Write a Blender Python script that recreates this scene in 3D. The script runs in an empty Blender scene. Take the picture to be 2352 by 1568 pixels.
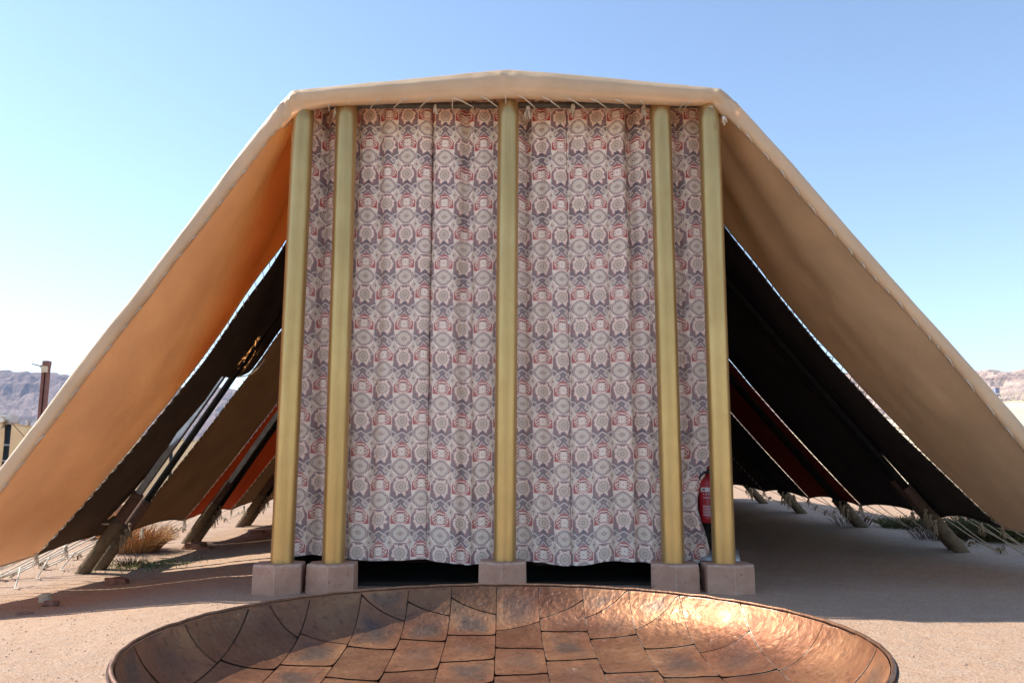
import bpy, math, random
from mathutils import Vector, Matrix, noise as mnoise

random.seed(7)
R = math.radians
scene = bpy.context.scene
COL = scene.collection

# ------------------------------------------------------------------ camera
CAM = Vector((0.0, 0.0, 1.27))
PITCH, YAW = 8.94, -0.55
FPX = 1882.0                       # focal length in pixels of a 2352 px wide frame
cam_d = bpy.data.cameras.new('camera')
cam_d.sensor_width = 36.0
cam_d.lens = FPX / 2352 * 36.0
cam_d.clip_start = 0.05
cam_d.clip_end = 20000
cam = bpy.data.objects.new('camera', cam_d)
cam.location = CAM
cam.rotation_euler = (R(90 + PITCH), 0, R(YAW))
COL.objects.link(cam)
scene.camera = cam

# ------------------------------------------------------------------ light
TO_SUN = Vector((-1.1, 0.28, 1.0)).normalized()
SUN_EL = math.asin(TO_SUN.z)
world = bpy.data.worlds.new('World')
scene.world = world
world.use_nodes = True
wn = world.node_tree
wn.nodes.clear()
sky = wn.nodes.new('ShaderNodeTexSky')
sky.sky_type = 'NISHITA'
sky.sun_disc = False
sky.sun_elevation = SUN_EL
sky.sun_rotation = math.atan2(TO_SUN.x, TO_SUN.y)
sky.altitude = 300
sky.air_density = 1.0
sky.dust_density = 0.08
sky.ozone_density = 0.35
bg = wn.nodes.new('ShaderNodeBackground')
bg.inputs['Strength'].default_value = 0.1
wo = wn.nodes.new('ShaderNodeOutputWorld')
wn.links.new(sky.outputs[0], bg.inputs[0])
wn.links.new(bg.outputs[0], wo.inputs[0])

sun_d = bpy.data.lights.new('sun', 'SUN')
sun_d.energy = 3.3
sun_d.angle = R(0.53)
sun_d.color = (1.0, 0.93, 0.82)
sun = bpy.data.objects.new('sun', sun_d)
sun.rotation_euler = (-TO_SUN).to_track_quat('-Z', 'Y').to_euler()
sun.location = TO_SUN * 60
COL.objects.link(sun)

scene.view_settings.view_transform = 'Standard'
scene.view_settings.look = 'None'
scene.view_settings.exposure = 1.42
scene.view_settings.gamma = 1.0
scene.view_settings.use_curve_mapping = False
scene.cycles.max_bounces = 10
scene.cycles.transparent_max_bounces = 12
scene.cycles.sample_clamp_indirect = 6

# ------------------------------------------------------------------ helpers
_rot = cam.rotation_euler.to_matrix()
_r, _u, _f = _rot @ Vector((1, 0, 0)), _rot @ Vector((0, 1, 0)), _rot @ Vector((0, 0, -1))


def W(u, v, Y):
    """Point of the plane y = Y seen at (u, v) of the 2352 x 1568 photograph: used to survey the place."""
    d = _f * FPX + _r * (u - 1176) - _u * (v - 784)
    return CAM + d * (Y / d.y)


def smooth(a, b, x):  # also works with a > b
    t = max(0.0, min(1.0, (x - a) / (b - a)))
    return t * t * (3 - 2 * t)


def lerp(a, b, t):
    return a + (b - a) * t


def nz(x, y=0.0, z=0.0):
    return mnoise.noise(Vector((x, y, z)))


def interp(pts, x):
    if x <= pts[0][0]:
        return pts[0][1]
    for (x0, y0), (x1, y1) in zip(pts, pts[1:]):
        if x <= x1:
            return lerp(y0, y1, (x - x0) / (x1 - x0))
    return pts[-1][1]


class MB:
    """collects vertices and faces; build() links them as ONE mesh object"""

    def __init__(self):
        self.v, self.f, self.uv = [], [], {}

    def add(self, vs, fs):
        n = len(self.v)
        self.v += [tuple(p) for p in vs]
        self.f += [tuple(i + n for i in f) for f in fs]
        return self

    def box(self, c, s, rot=None):
        c = Vector(c)
        vs = []
        for dz in (-.5, .5):
            for dx, dy in ((-.5, -.5), (.5, -.5), (.5, .5), (-.5, .5)):
                p = Vector((dx * s[0], dy * s[1], dz * s[2]))
                vs.append(c + (rot @ p if rot else p))
        self.add(vs, [(3, 2, 1, 0), (4, 5, 6, 7), (0, 1, 5, 4), (1, 2, 6, 5), (2, 3, 7, 6), (3, 0, 4, 7)])
        return self

    def tube(self, pts, r, n=6, caps=True, flat=1.0):
        pts = [Vector(p) for p in pts]
        rs = r if isinstance(r, (list, tuple)) else [r] * len(pts)
        t0 = (pts[1] - pts[0]).normalized()
        ref = Vector((0, 0, 1)) if abs(t0.z) < .9 else Vector((1, 0, 0))
        nrm = t0.cross(ref).normalized()
        vs, fs = [], []
        for i, p in enumerate(pts):
            a, b = pts[max(i - 1, 0)], pts[min(i + 1, len(pts) - 1)]
            t = (b - a)
            t = t.normalized() if t.length > 1e-9 else t0
            nrm = (nrm - t * nrm.dot(t))
            nrm = nrm.normalized() if nrm.length > 1e-6 else t.orthogonal().normalized()
            bn = t.cross(nrm)
            for k in range(n):
                an = 2 * math.pi * k / n
                vs.append(p + (nrm * math.cos(an) + bn * math.sin(an) * flat) * rs[i])
        for i in range(len(pts) - 1):
            for k in range(n):
                k2 = (k + 1) % n
                fs.append((i * n + k, i * n + k2, (i + 1) * n + k2, (i + 1) * n + k))
        if caps:
            fs.append(tuple(range(n))[::-1])
            fs.append(tuple((len(pts) - 1) * n + k for k in range(n)))
        return self.add(vs, fs)

    def lathe(self, prof, c=(0, 0), n=32, close=False):
        vs, fs = [], []
        for (r, z) in prof:
            for k in range(n):
                a = 2 * math.pi * k / n
                vs.append((c[0] + r * math.cos(a), c[1] + r * math.sin(a), z))
        m = len(prof)
        for i in range(m - 1 + (1 if close else 0)):
            j = (i + 1) % m
            for k in range(n):
                k2 = (k + 1) % n
                fs.append((i * n + k, i * n + k2, j * n + k2, j * n + k))
        return self.add(vs, fs)

    def grid(self, fn, nu, nv, skip=None, uvfn=None):
        n0 = len(self.v)
        vs, fs = [], []
        for j in range(nv + 1):
            for i in range(nu + 1):
                vs.append(fn(i / nu, j / nv))
        for j in range(nv):
            for i in range(nu):
                if skip and skip((i + .5) / nu, (j + .5) / nv):
                    continue
                a = j * (nu + 1) + i
                fs.append((a, a + 1, a + nu + 2, a + nu + 1))
        if uvfn:
            for j in range(nv + 1):
                for i in range(nu + 1):
                    self.uv[n0 + j * (nu + 1) + i] = uvfn(i / nu, j / nv)
        return self.add(vs, fs)

    def build(self, name, mat, parent=None, shade=True, solid=0.0):
        me = bpy.data.meshes.new(name)
        off = Vector((0, 0, 0))
        q = parent
        while q is not None:
            off += q.location
            q = q.parent
        base = Vector((0, 0, 0))
        if parent is None and self.v:
            xs, ys, zs = zip(*self.v)
            base = Vector(((min(xs) + max(xs)) / 2, (min(ys) + max(ys)) / 2, min(zs)))
        o_ = off + base
        me.from_pydata([(x - o_.x, y - o_.y, z - o_.z) for x, y, z in self.v], [], self.f)
        if self.uv:
            l = me.uv_layers.new(name='cloth')
            data = [0.0] * (2 * len(me.loops))
            vi = [0] * len(me.loops)
            me.loops.foreach_get('vertex_index', vi)
            for k, i in enumerate(vi):
                data[2 * k], data[2 * k + 1] = self.uv[i]
            l.data.foreach_set('uv', data)
        me.materials.append(mat)
        if shade:
            me.polygons.foreach_set('use_smooth', [True] * len(me.polygons))
        me.validate()
        me.update()
        o = bpy.data.objects.new(name, me)
        COL.objects.link(o)
        if parent is not None:
            o.parent = parent
        else:
            o.location = base
        if solid:
            m = o.modifiers.new('thickness', 'SOLIDIFY')
            m.thickness = solid
            m.offset = 0
        return o


def tag(o, label=None, cat=None, group=None, kind=None):
    if label:
        o['label'] = label
    if cat:
        o['category'] = cat
    if group:
        o['group'] = group
    if kind:
        o['kind'] = kind
    return o


def thing(name, label, cat, loc, group=None):
    o = bpy.data.objects.new(name, None)
    o.empty_display_size = .2
    o.location = loc
    COL.objects.link(o)
    return tag(o, label, cat, group)


# ------------------------------------------------------------------ materials
class NT:
    def __init__(self, name):
        self.m = bpy.data.materials.new(name)
        self.m.use_nodes = True
        self.t = self.m.node_tree
        self.t.nodes.clear()
        self.out = self.n('ShaderNodeOutputMaterial')

    def n(self, typ, **kw):
        nd = self.t.nodes.new(typ)
        for k, v in kw.items():
            setattr(nd, k, v)
        return nd

    def l(self, a, b):
        self.t.links.new(a, b)

    def noise(self, scale, detail=4, rough=.55, vec=None, dim='3D', dist=0.0):
        nd = self.n('ShaderNodeTexNoise')
        nd.inputs['Scale'].default_value = scale
        nd.inputs['Detail'].default_value = detail
        nd.inputs['Roughness'].default_value = rough
        nd.inputs['Distortion'].default_value = dist
        self.l(vec if vec is not None else self.pos(), nd.inputs['Vector'])
        return nd.outputs['Fac']

    def pos(self):
        if not hasattr(self, '_p'):
            self._p = self.n('ShaderNodeNewGeometry').outputs['Position']
        return self._p

    def ramp(self, fac, stops):
        nd = self.n('ShaderNodeValToRGB')
        el = nd.color_ramp.elements
        while len(el) < len(stops):
            el.new(.5)
        for e, (p, c) in zip(el, stops):
            e.position = p
            e.color = (*c, 1) if not isinstance(c, (int, float)) else (c, c, c, 1)
        self.l(fac, nd.inputs[0])
        return nd.outputs[0]

    def mix(self, fac, a, b, mode='MIX'):
        nd = self.n('ShaderNodeMix', data_type='RGBA', blend_type=mode)
        for s, v in ((nd.inputs[0], fac), (nd.inputs[6], a), (nd.inputs[7], b)):
            if hasattr(v, 'is_linked'):
                self.l(v, s)
            elif isinstance(v, (int, float)):
                s.default_value = v
            else:
                s.default_value = (*v, 1)
        return nd.outputs[2]

    def bump(self, h, strength, dist=.01, normal=None):
        nd = self.n('ShaderNodeBump')
        nd.inputs['Strength'].default_value = strength
        nd.inputs['Distance'].default_value = dist
        self.l(h, nd.inputs['Height'])
        if normal is not None:
            self.l(normal, nd.inputs['Normal'])
        return nd.outputs[0]

    def pbsdf(self, color, rough=.8, metal=0.0, normal=None, spec=.3):
        b = self.n('ShaderNodeBsdfPrincipled')
        if hasattr(color, 'is_linked'):
            self.l(color, b.inputs['Base Color'])
        else:
            b.inputs['Base Color'].default_value = (*color, 1)
        if hasattr(rough, 'is_linked'):
            self.l(rough, b.inputs['Roughness'])
        else:
            b.inputs['Roughness'].default_value = rough
        b.inputs['Metallic'].default_value = metal
        b.inputs['Specular IOR Level'].default_value = spec
        if normal is not None:
            self.l(normal, b.inputs['Normal'])
        return b.outputs[0]

    def done(self, sh):
        self.l(sh, self.out.inputs[0])
        return self.m


def simple(name, col, rough=.75, metal=0, var=.25, scale=6.0, bump=0.0, bscale=60.0, spec=.3):
    t = NT(name)
    f = t.noise(scale, 5)
    c = t.ramp(f, [(.3, tuple(x * (1 - var) for x in col)), (.7, tuple(min(1, x * (1 + var)) for x in col))])
    nrm = t.bump(t.noise(bscale, 4), bump) if bump else None
    return t.done(t.pbsdf(c, rough, metal, nrm, spec))


def canvas(name, col, trans, tcol, var=.12, weave=.15, sheen=0.0):
    """woven cloth: diffuse front with part of the light passing through"""
    t = NT(name)
    f = t.noise(1.3, 5, .6)
    c = t.ramp(f, [(.3, tuple(x * (1 - var) for x in col)), (.72, tuple(x * (1 + var) for x in col))])
    tc = t.ramp(f, [(.3, tuple(x * (1 - var * .4) for x in tcol)), (.72, tuple(min(1, x * (1 + var * .4)) for x in tcol))])
    nrm = t.bump(t.noise(420, 2), weave, .002, t.bump(t.noise(9, 4), .25, .02))
    d = t.n('ShaderNodeBsdfDiffuse')
    t.l(c, d.inputs[0])
    t.l(nrm, d.inputs['Normal'])
    tr = t.n('ShaderNodeBsdfTranslucent')
    t.l(tc, tr.inputs[0])
    t.l(nrm, tr.inputs['Normal'])
    ms = t.n('ShaderNodeMixShader')
    ms.inputs[0].default_value = trans
    t.l(d.outputs[0], ms.inputs[1])
    t.l(tr.outputs[0], ms.inputs[2])
    if not sheen:
        return t.done(ms.outputs[0])
    gl = t.n('ShaderNodeBsdfGlossy')
    gl.inputs['Roughness'].default_value = .42
    t.l(nrm, gl.inputs['Normal'])
    fr_ = t.n('ShaderNodeFresnel')
    fr_.inputs['IOR'].default_value = 1.4
    E.T = t
    k = E.op('MULTIPLY', E(fr_.outputs[0]), sheen)
    m2 = t.n('ShaderNodeMixShader')
    t.l(k.s, m2.inputs[0])
    t.l(ms.outputs[0], m2.inputs[1])
    t.l(gl.outputs[0], m2.inputs[2])
    return t.done(m2.outputs[0])


class E:
    T = None

    def __init__(self, s):
        self.s = s

    @staticmethod
    def op(o, *a, clamp=False):
        nd = E.T.n('ShaderNodeMath', operation=o)
        nd.use_clamp = clamp
        for i, x in enumerate(a):
            if isinstance(x, E):
                E.T.l(x.s, nd.inputs[i])
            else:
                nd.inputs[i].default_value = float(x)
        return E(nd.outputs[0])

    def __add__(s, o): return E.op('ADD', s, o)
    __radd__ = __add__
    def __sub__(s, o): return E.op('SUBTRACT', s, o)
    def __rsub__(s, o): return E.op('SUBTRACT', o, s)
    def __mul__(s, o): return E.op('MULTIPLY', s, o)
    __rmul__ = __mul__
    def __truediv__(s, o): return E.op('DIVIDE', s, o)


M = {}
M['tan'] = canvas('tan_canvas', (.78, .61, .40), .34, (1.0, .55, .22), sheen=.9)
M['dark'] = canvas('dark_goat_hair_cloth', (.085, .06, .044), .22, (.50, .32, .19), .25, .4)
M['black'] = canvas('shaded_goat_hair_cloth', (.065, .05, .043), .06, (.2, .14, .09), .25, .4)  # darker copy of the goat hair cloth, shade put into its colour
M['red'] = canvas('red_dyed_cloth', (.22, .06, .035), .3, (.52, .16, .055), .2)
M['darkred'] = canvas('shaded_red_cloth', (.20, .045, .025), .2, (.4, .06, .02), .2)  # copy of the red cloth with the sunless side's shade in its colour
M['under'] = canvas('red_layer_shadow', (.36, .12, .06), .72, (.98, .60, .38), .15)
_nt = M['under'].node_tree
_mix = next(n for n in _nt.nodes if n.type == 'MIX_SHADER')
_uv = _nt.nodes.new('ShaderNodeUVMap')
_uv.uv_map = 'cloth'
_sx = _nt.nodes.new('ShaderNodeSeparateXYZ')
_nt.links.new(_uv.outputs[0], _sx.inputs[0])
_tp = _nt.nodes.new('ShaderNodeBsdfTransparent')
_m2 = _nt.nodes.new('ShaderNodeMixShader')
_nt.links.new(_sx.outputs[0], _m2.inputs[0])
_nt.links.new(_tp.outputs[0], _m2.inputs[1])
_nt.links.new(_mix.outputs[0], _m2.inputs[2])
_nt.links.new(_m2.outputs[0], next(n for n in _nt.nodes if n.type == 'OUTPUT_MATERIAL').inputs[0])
M['linen'] = canvas('cream_linen', (.72, .66, .54), .35, (.9, .75, .5), .06)
M['rope'] = simple('cotton_rope', (.66, .6, .5), .9, 0, .2, 30, .4, 300)
M['rope_old'] = simple('jute_rope', (.38, .28, .18), .9, 0, .3, 30, .5, 300)
M['steel'] = simple('galvanised_steel', (.42, .44, .45), .45, .75, .2, 7, .05)
M['iron'] = simple('dark_iron_pipe', (.09, .085, .07), .55, .3, .3, 9, .1)
M['pole'] = simple('dark_pole', (.02, .018, .015), .95, 0, .3, 9, .1, spec=.05)
M['sleeve'] = simple('burlap_sleeve', (.15, .105, .062), .95, 0, .3, 14, .8, 160)
M['wrap'] = simple('brown_cord_wrap', (.13, .07, .045), .9, 0, .3, 20, .6, 120)
M['peg'] = simple('rusty_iron', (.10, .05, .04), .7, .3, .3, 20, .3)
M['inner'] = simple('painted_shade_black', (.02, .016, .012), .8, 0, .3, 3)  # near black colour stands in for the chamber's shade
M['stone'] = simple('red_sandstone', (.26, .13, .09), .9, 0, .35, 9, .5, 40)


def mat_gold():
    t = NT('gold_painted_pillar')
    f = t.noise(2.2, 5)
    c = t.ramp(f, [(.3, (.47, .315, .125)), (.7, (.54, .372, .155))])
    mp = t.n('ShaderNodeMapping')
    mp.inputs['Scale'].default_value = (9, 9, .5)
    t.l(t.pos(), mp.inputs[0])
    st = t.noise(1.0, 5, .65, mp.outputs[0])
    c = t.mix(1.0, c, t.ramp(st, [(.3, (.86, .84, .80)), (.6, (1.04, 1.03, 1.02))]), 'MULTIPLY')
    sp = t.ramp(t.noise(24, 4, .7), [(.66, 0.0), (.70, 1.0)])
    c = t.mix(t.mix(.45, (0, 0, 0), sp), c, (.30, .20, .09))
    ro = t.ramp(t.noise(5, 4), [(.3, .32), (.7, .40)])
    nrm = t.bump(t.noise(90, 3), .05, .004)
    return t.done(t.pbsdf(c, ro, .74, nrm, .4))


M['gold'] = mat_gold()


def mat_block():
    t = NT('painted_base_block')
    f = t.noise(5, 6, .6)
    c = t.ramp(f, [(.25, (.37, .21, .145)), (.55, (.46, .272, .192)), (.8, (.51, .325, .24))])
    sc = t.ramp(t.noise(22, 5), [(.62, 0.0), (.68, 1.0)])
    c = t.mix(sc, c, (.30, .18, .13))
    wa = t.n('ShaderNodeAttribute', attribute_name='wear')
    E.T = t
    wm = E(wa.outputs['Fac']) * E.op('ADD', E(t.noise(18, 4, .7)) * 4.0, -1.4, clamp=True) * .75
    c = t.mix(wm.s, c, (.56, .45, .38))
    nrm = t.bump(t.noise(14, 5), .45, .03)
    nrm = t.bump(t.noise(140, 3), .15, .004, nrm)
    return t.done(t.pbsdf(c, .7, 0, nrm, .35))


M['block'] = mat_block()


def mat_copper(name='hammered_copper', limed=False):
    t = NT(name)
    E.T = t
    f = t.noise(2.0, 5, .6)
    c = t.ramp(f, [(.28, (.165, .066, .038)), (.5, (.295, .138, .072)), (.72, (.40, .22, .11))])
    oi = t.n('ShaderNodeObjectInfo')
    rnd_ = oi.outputs['Random']
    c = t.mix(1.0, c, t.ramp(rnd_, [(0.0, (.78, .74, .72)), (.6, (1.12, 1.1, 1.08))]), 'MULTIPLY')
    # grey bloom spreading from the middle of some plates
    tc = t.n('ShaderNodeUVMap', uv_map='cloth')
    sp = t.n('ShaderNodeSeparateXYZ')
    t.l(tc.outputs[0], sp.inputs[0])
    gx_, gy_ = E(sp.outputs[0]), E(sp.outputs[1])
    edge = E.op('MAXIMUM', E.op('ABSOLUTE', gx_ - .5), E.op('ABSOLUTE', gy_ - .5))
    blo = E.op('ADD', (.5 - edge) * 3.2 + (E(t.noise(6, 4, .6)) - .5) * 2.6, -.25, clamp=True)
    some = E.op('ADD', E(rnd_) * 3.0, -1.1, clamp=True)
    c = t.mix((blo * some * .75).s, c, (.125, .100, .082))
    spots = t.ramp(t.noise(26, 3, .6), [(.56, 0.0), (.66, 1.0)])
    c = t.mix(t.mix(.45, (0, 0, 0), spots), c, (.11, .05, .033))
    lime = t.ramp(t.noise(24, 7, .75, dist=1.8), [(.60, 0.0), (.655, 1.0)])
    where = t.ramp(t.noise(1.3, 2), [(.40 if limed else .56, 0.0), (.60 if limed else .72, 1.0)])
    c = t.mix(t.mix(1.0, lime, where, 'MULTIPLY'), c, (.52, .40, .32))
    grime = E.op('ADD', (edge - .486) * 70.0, 0.0, clamp=True) * E.op('ADD', E(t.noise(8, 3)) * 2.6, -.7, clamp=True) * (.35 if limed else .75)
    c = t.mix(grime.s, c, (.035, .020, .015))
    if limed:
        jl = E.op('ADD', (edge - .488) * 90.0, 0.0, clamp=True) * E.op('ADD', E(t.noise(14, 4)) * 5.0, -2.0, clamp=True)
        c = t.mix(jl.s, c, (.50, .38, .29))
    v = t.n('ShaderNodeTexVoronoi', feature='SMOOTH_F1')
    v.inputs['Scale'].default_value = 30
    v.inputs['Smoothness'].default_value = .6
    t.l(t.pos(), v.inputs['Vector'])
    nrm = t.bump(v.outputs['Distance'], .10, .02)
    nrm = t.bump(t.noise(27, 3, .5, dist=.6), .28, .018, nrm)
    nrm = t.bump(t.noise(9, 4), .2, .03, nrm)
    ro = t.ramp(t.noise(7, 4), [(.3, .40), (.7, .58)])
    return t.done(t.pbsdf(c, ro, .76, nrm, .5))


M['copper_limed'] = mat_copper('limed_copper', True)
M['copper'] = mat_copper()
M['shell'] = simple('dark_copper_underside', (.07, .035, .022), .6, .6, .3, 9)
M['copper_rim'] = simple('weathered_copper_rim', (.22, .12, .075), .45, .7, .35, 14, .4, 50)


def mat_ground():
    t = NT('desert_gravel')
    big = t.noise(.35, 5, .6)
    mid = t.noise(7, 6, .65)
    fine = t.noise(95, 4, .7)
    c = t.ramp(big, [(.3, (.41, .262, .172)), (.7, (.475, .318, .216))])
    c = t.mix(t.ramp(mid, [(.35, 0.0), (.75, 1.0)]), c, (.47, .350, .265))
    c = t.mix(1.0, c, t.ramp(fine, [(.25, (.62, .59, .58)), (.5, (.97, .97, .97)), (.75, (1.25, 1.22, 1.2))]), 'MULTIPLY')
    c = t.mix(1.0, c, t.ramp(t.noise(34, 5, .75), [(.32, (.74, .71, .70)), (.5, (.99, .99, .99)), (.7, (1.14, 1.13, 1.12))]), 'MULTIPLY')
    v = t.n('ShaderNodeTexVoronoi')
    v.inputs['Scale'].default_value = 55
    t.l(t.pos(), v.inputs['Vector'])
    sp = t.ramp(v.outputs['Color'], [(.86, 0.0), (.9, 1.0)])
    c = t.mix(t.mix(.5, (0, 0, 0), sp), c, (.22, .14, .11))
    nrm = t.bump(t.noise(2.6, 5, .6), .35, .08)
    nrm = t.bump(mid, .45, .03, nrm)
    nrm = t.bump(t.noise(34, 5, .75), .5, .012, nrm)
    nrm = t.bump(v.outputs['Distance'], .35, .012, nrm)
    nrm = t.bump(fine, .5, .008, nrm)
    return t.done(t.pbsdf(c, .95, 0, nrm, .15))


M['ground'] = mat_ground()


# --- the patterned curtain cloth: a kilim repeat written as node math -------
def mat_curtain():
    t = NT('woven_kilim_curtain')
    E.T = t
    A = lambda x: E.op('ABSOLUTE', x)
    MX = lambda a, b: E.op('MAXIMUM', a, b)
    MN = lambda a, b: E.op('MINIMUM', a, b)
    SIN = lambda x: E.op('SINE', x)
    FR = lambda x: E.op('FRACT', x)

    def ins(d, w=.03):                    # 1 where d < 0
        return E.op('ADD', d * (-1.0 / w), .5, clamp=True)

    def band(d, h, w=.03):                # 1 where |d| < h
        return ins(A(d) - h, w)

    uvn = t.n('ShaderNodeUVMap', uv_map='cloth')
    sep = t.n('ShaderNodeSeparateXYZ')
    t.l(uvn.outputs[0], sep.inputs[0])
    wob = E(t.noise(26, 2, .5, uvn.outputs[0])) - .5
    U, V = E(sep.outputs[0]), E(sep.outputs[1])
    cu = U / .229
    ci = E.op('FLOOR', cu)
    par = E.op('MODULO', E.op('ADD', ci, 400.0), 2.0)
    x = (FR(cu) - .5) * 2.0
    P = 6.5
    y = FR(V / .73 + par * .5) * P
    jit = wob * .16
    xj, yj = x + jit, y + jit
    ax = A(xj)
    CREAM, RED, GREY, DARK = (.90, .77, .655), (.46, .075, .064), (.215, .168, .172), (.13, .065, .075)
    PINK, BEIGE, GRGE = (.90, .70, .58), (.64, .52, .41), (.74, .655, .54)
    col = GREY

    def put(mask, c):
        nonlocal col
        col = t.mix(mask.s, col, c)

    fine = E(t.noise(60, 3, .6, uvn.outputs[0]))
    # 1 red dome with its tower figure
    in1 = ins(y - 1.47)
    dome = ins(ax - MN(.98, .42 + yj * .78))
    put(in1 * (1.0 - dome), GRGE)
    put(in1 * dome, RED)
    put(in1 * band(ax - MN(.98, .42 + yj * .78) + .03, .03), CREAM)
    ro = E.op('SQRT', xj * xj * 1.65 + (yj - .82) * (yj - .82) * 2.3)
    scrib = ins(SIN(yj * 21.0 + SIN(ax * 17.0) * 2.2) + .1, .5)
    put(in1 * ins(ro - .98) * ins(.30 - ax), (.30, .05, .05))
    put(in1 * ins(ro - .98) * scrib * ins(.30 - ax), PINK)
    put(in1 * band(ro - .98, .035), PINK)
    sq = MX(ax - .37, A(yj - .84) - .40)
    put(in1 * ins(sq - .04), (.30, .10, .09))
    put(in1 * ins(sq), CREAM)
    put(in1 * ins(sq) * ins(SIN(y * 34.0) - .0, .5) * ins(.2 - ax), BEIGE)
    put(in1 * ins(A(x) * 1.6 + A(y - .84) - .09), DARK)
    put(in1 * band(yj - .36, .035) * ins(ax - .42), (.22, .05, .05))
    put(in1 * band(yj - .22, .05) * ins(ax - .36), CREAM)
    put(in1 * band(yj - 1.36, .05) * ins(ax - .42), PINK)
    # 2 cream square with its round medallion
    in2 = ins(1.47 - y) * ins(y - 3.30)
    put(in2, CREAM)
    dx, dy = xj, (yj - 2.38) * 1.06
    rr = MX(E.op('SQRT', dx * dx + dy * dy), (A(dx) + A(dy)) * .76)
    th = E.op('ARCTAN2', y - 2.38, x)
    zig = SIN(th * 26.0) * .045
    put(in2 * band(rr - .84 + zig, .05), (.17, .05, .065))
    put(in2 * ins(rr - .72), GRGE)
    put(in2 * band(rr - .70, .028), DARK)
    put(in2 * ins(rr - .55) * ins(.52 - fine, .1), BEIGE)
    put(in2 * band(A(x) * .75 + A(y - 2.38) - .19, .035), (.26, .09, .10))
    put(in2 * ins(A(x) + A(y - 2.38) - .075), (.2, .09, .10))
    put(in2 * band(A(x) - .95, .02) * ins(A(y - 2.4) - .62), DARK)
    # 3 grey hexagon with a ring flower
    in3 = ins(3.30 - y) * ins(y - 6.0)
    hexo = ax - (.50 + (y - 3.30) * .62)
    put(in3 * ins(0.0 - hexo), GRGE)
    put(in3 * band(hexo, .035), CREAM)
    fx, fy = xj, (yj - 4.30) * .92
    fr = E.op('SQRT', fx * fx + fy * fy)
    fth = E.op('ARCTAN2', y - 4.30, x)
    lob = SIN(fth * 8.0 + 1.5) * .022 + SIN(fth * 21.0) * .05 + wob * .5
    put(in3 * band(fr - .93 + lob, .10) * ins(.50 - fine, .08), (.42, .14, .14))
    put(in3 * ins(fr - .73 + lob), PINK)
    put(in3 * ins(fr - .50 + SIN(fth * 12.0) * .045), (.26, .19, .17))
    put(in3 * ins(fr - .44 + SIN(fth * 12.0) * .04), BEIGE)
    put(in3 * band(fr - .16, .03), (.29, .19, .17))
    hook = MX(A(ax - .40) - .10, A(yj - 3.58) - .16)
    put(in3 * ins(hook), PINK)
    hook2 = MX(A(ax - .36) - .11, A(yj - 5.05) - .15)
    put(in3 * ins(hook2), PINK)
    put(in3 * ins(ax * 1.1 + A(yj - 5.22) - .34), (.13, .095, .12))
    # 4 band of two small diamonds under a wavy line
    in4 = ins(5.3 - y)
    wave = y - 5.52 - SIN(E.op('ABSOLUTE', x) * 6.3 - 1.2) * .13
    put(in4 * band(wave, .05), CREAM)
    dm = A(ax - .56) * 1.15 + A(yj - 5.98)
    put(in4 * ins(dm - .45), (.13, .075, .095))
    put(in4 * band(dm - .34, .055), CREAM)
    put(in4 * ins(dm - .22), GRGE)
    put(in4 * ins(dm - .11), (.24, .07, .08))
    tri = ax - (y - 6.08) * .75
    put(ins(6.08 - y) * ins(tri), (.36, .21, .21))
    put(ins(6.08 - y) * band(tri, .035), PINK)
    # lozenges on the column joints, twice per repeat
    for y0, cc in ((.02, GRGE), (6.52, GRGE), (3.27, BEIGE)):
        lz = (1.0 - A(x)) * 1.65 + A(y - y0) * .92
        put(ins(lz - .66), CREAM)
        put(ins(lz - .56), cc)
        put(ins(lz - .16), (.33, .16, .14))
    # thread grain and sun fading
    gr = t.noise(330, 2, .6, uvn.outputs[0])
    col = t.mix(1.0, col, t.ramp(gr, [(.3, (.80, .80, .80)), (.7, (1.16, 1.16, 1.16))]), 'MULTIPLY')
    fade = E(t.noise(1.6, 3, .5)) * .18 + E.op('MULTIPLY', V + .15, .42, clamp=True) * .17 - .06
    col = t.mix(E.op('MAXIMUM', fade, 0.0).s, col, (.66, .60, .60))
    nrm = t.bump(gr, .2, .002)
    return t.done(t.pbsdf(col, .95, 0, nrm, .1))


M['curtain'] = mat_curtain()


# ------------------------------------------------------------------ ground
def gz(x, y):
    z = .035 * max(0.0, min(16.0, y - 10.5))
    z -= .26 * smooth(2.6, 5.6, -x) * smooth(5.0, 9.5, y)
    z += .05 * smooth(3.2, 7.0, x) * smooth(8, 11, y)
    near = 1.0 if abs(x) < 40 and y < 60 else .6
    z += near * (.018 * nz(x * .7, y * .7, 3) + .010 * nz(x * 2.3, y * 2.3, 8) + .006 * nz(x * 6, y * 6, 1))
    if abs(x) < 3.6 and 2 < y < 12:
        z -= .0
    return z


def spaced(a, b, step, far, k=1.35):
    xs, s = [], step
    x = a
    while x <= b:
        xs.append(x)
        x += step
    while xs[-1] < far:
        s *= k
        xs.append(xs[-1] + s)
    lo, s = [], step
    x = a
    while x > -far:
        s *= k
        x -= s
        lo.append(x)
    return lo[::-1] + xs


gx = spaced(-14, 14, .09, 9000)
gy = spaced(1.0, 26, .09, 9000)
g = MB()
for yv in gy:
    for xv in gx:
        g.v.append((xv, yv, gz(xv, yv)))
nx = len(gx)
for j in range(len(gy) - 1):
    for i in range(nx - 1):
        a = j * nx + i
        g.f.append((a, a + 1, a + nx + 1, a + nx))
tag(g.build('ground', M['ground']), kind='structure')


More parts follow.
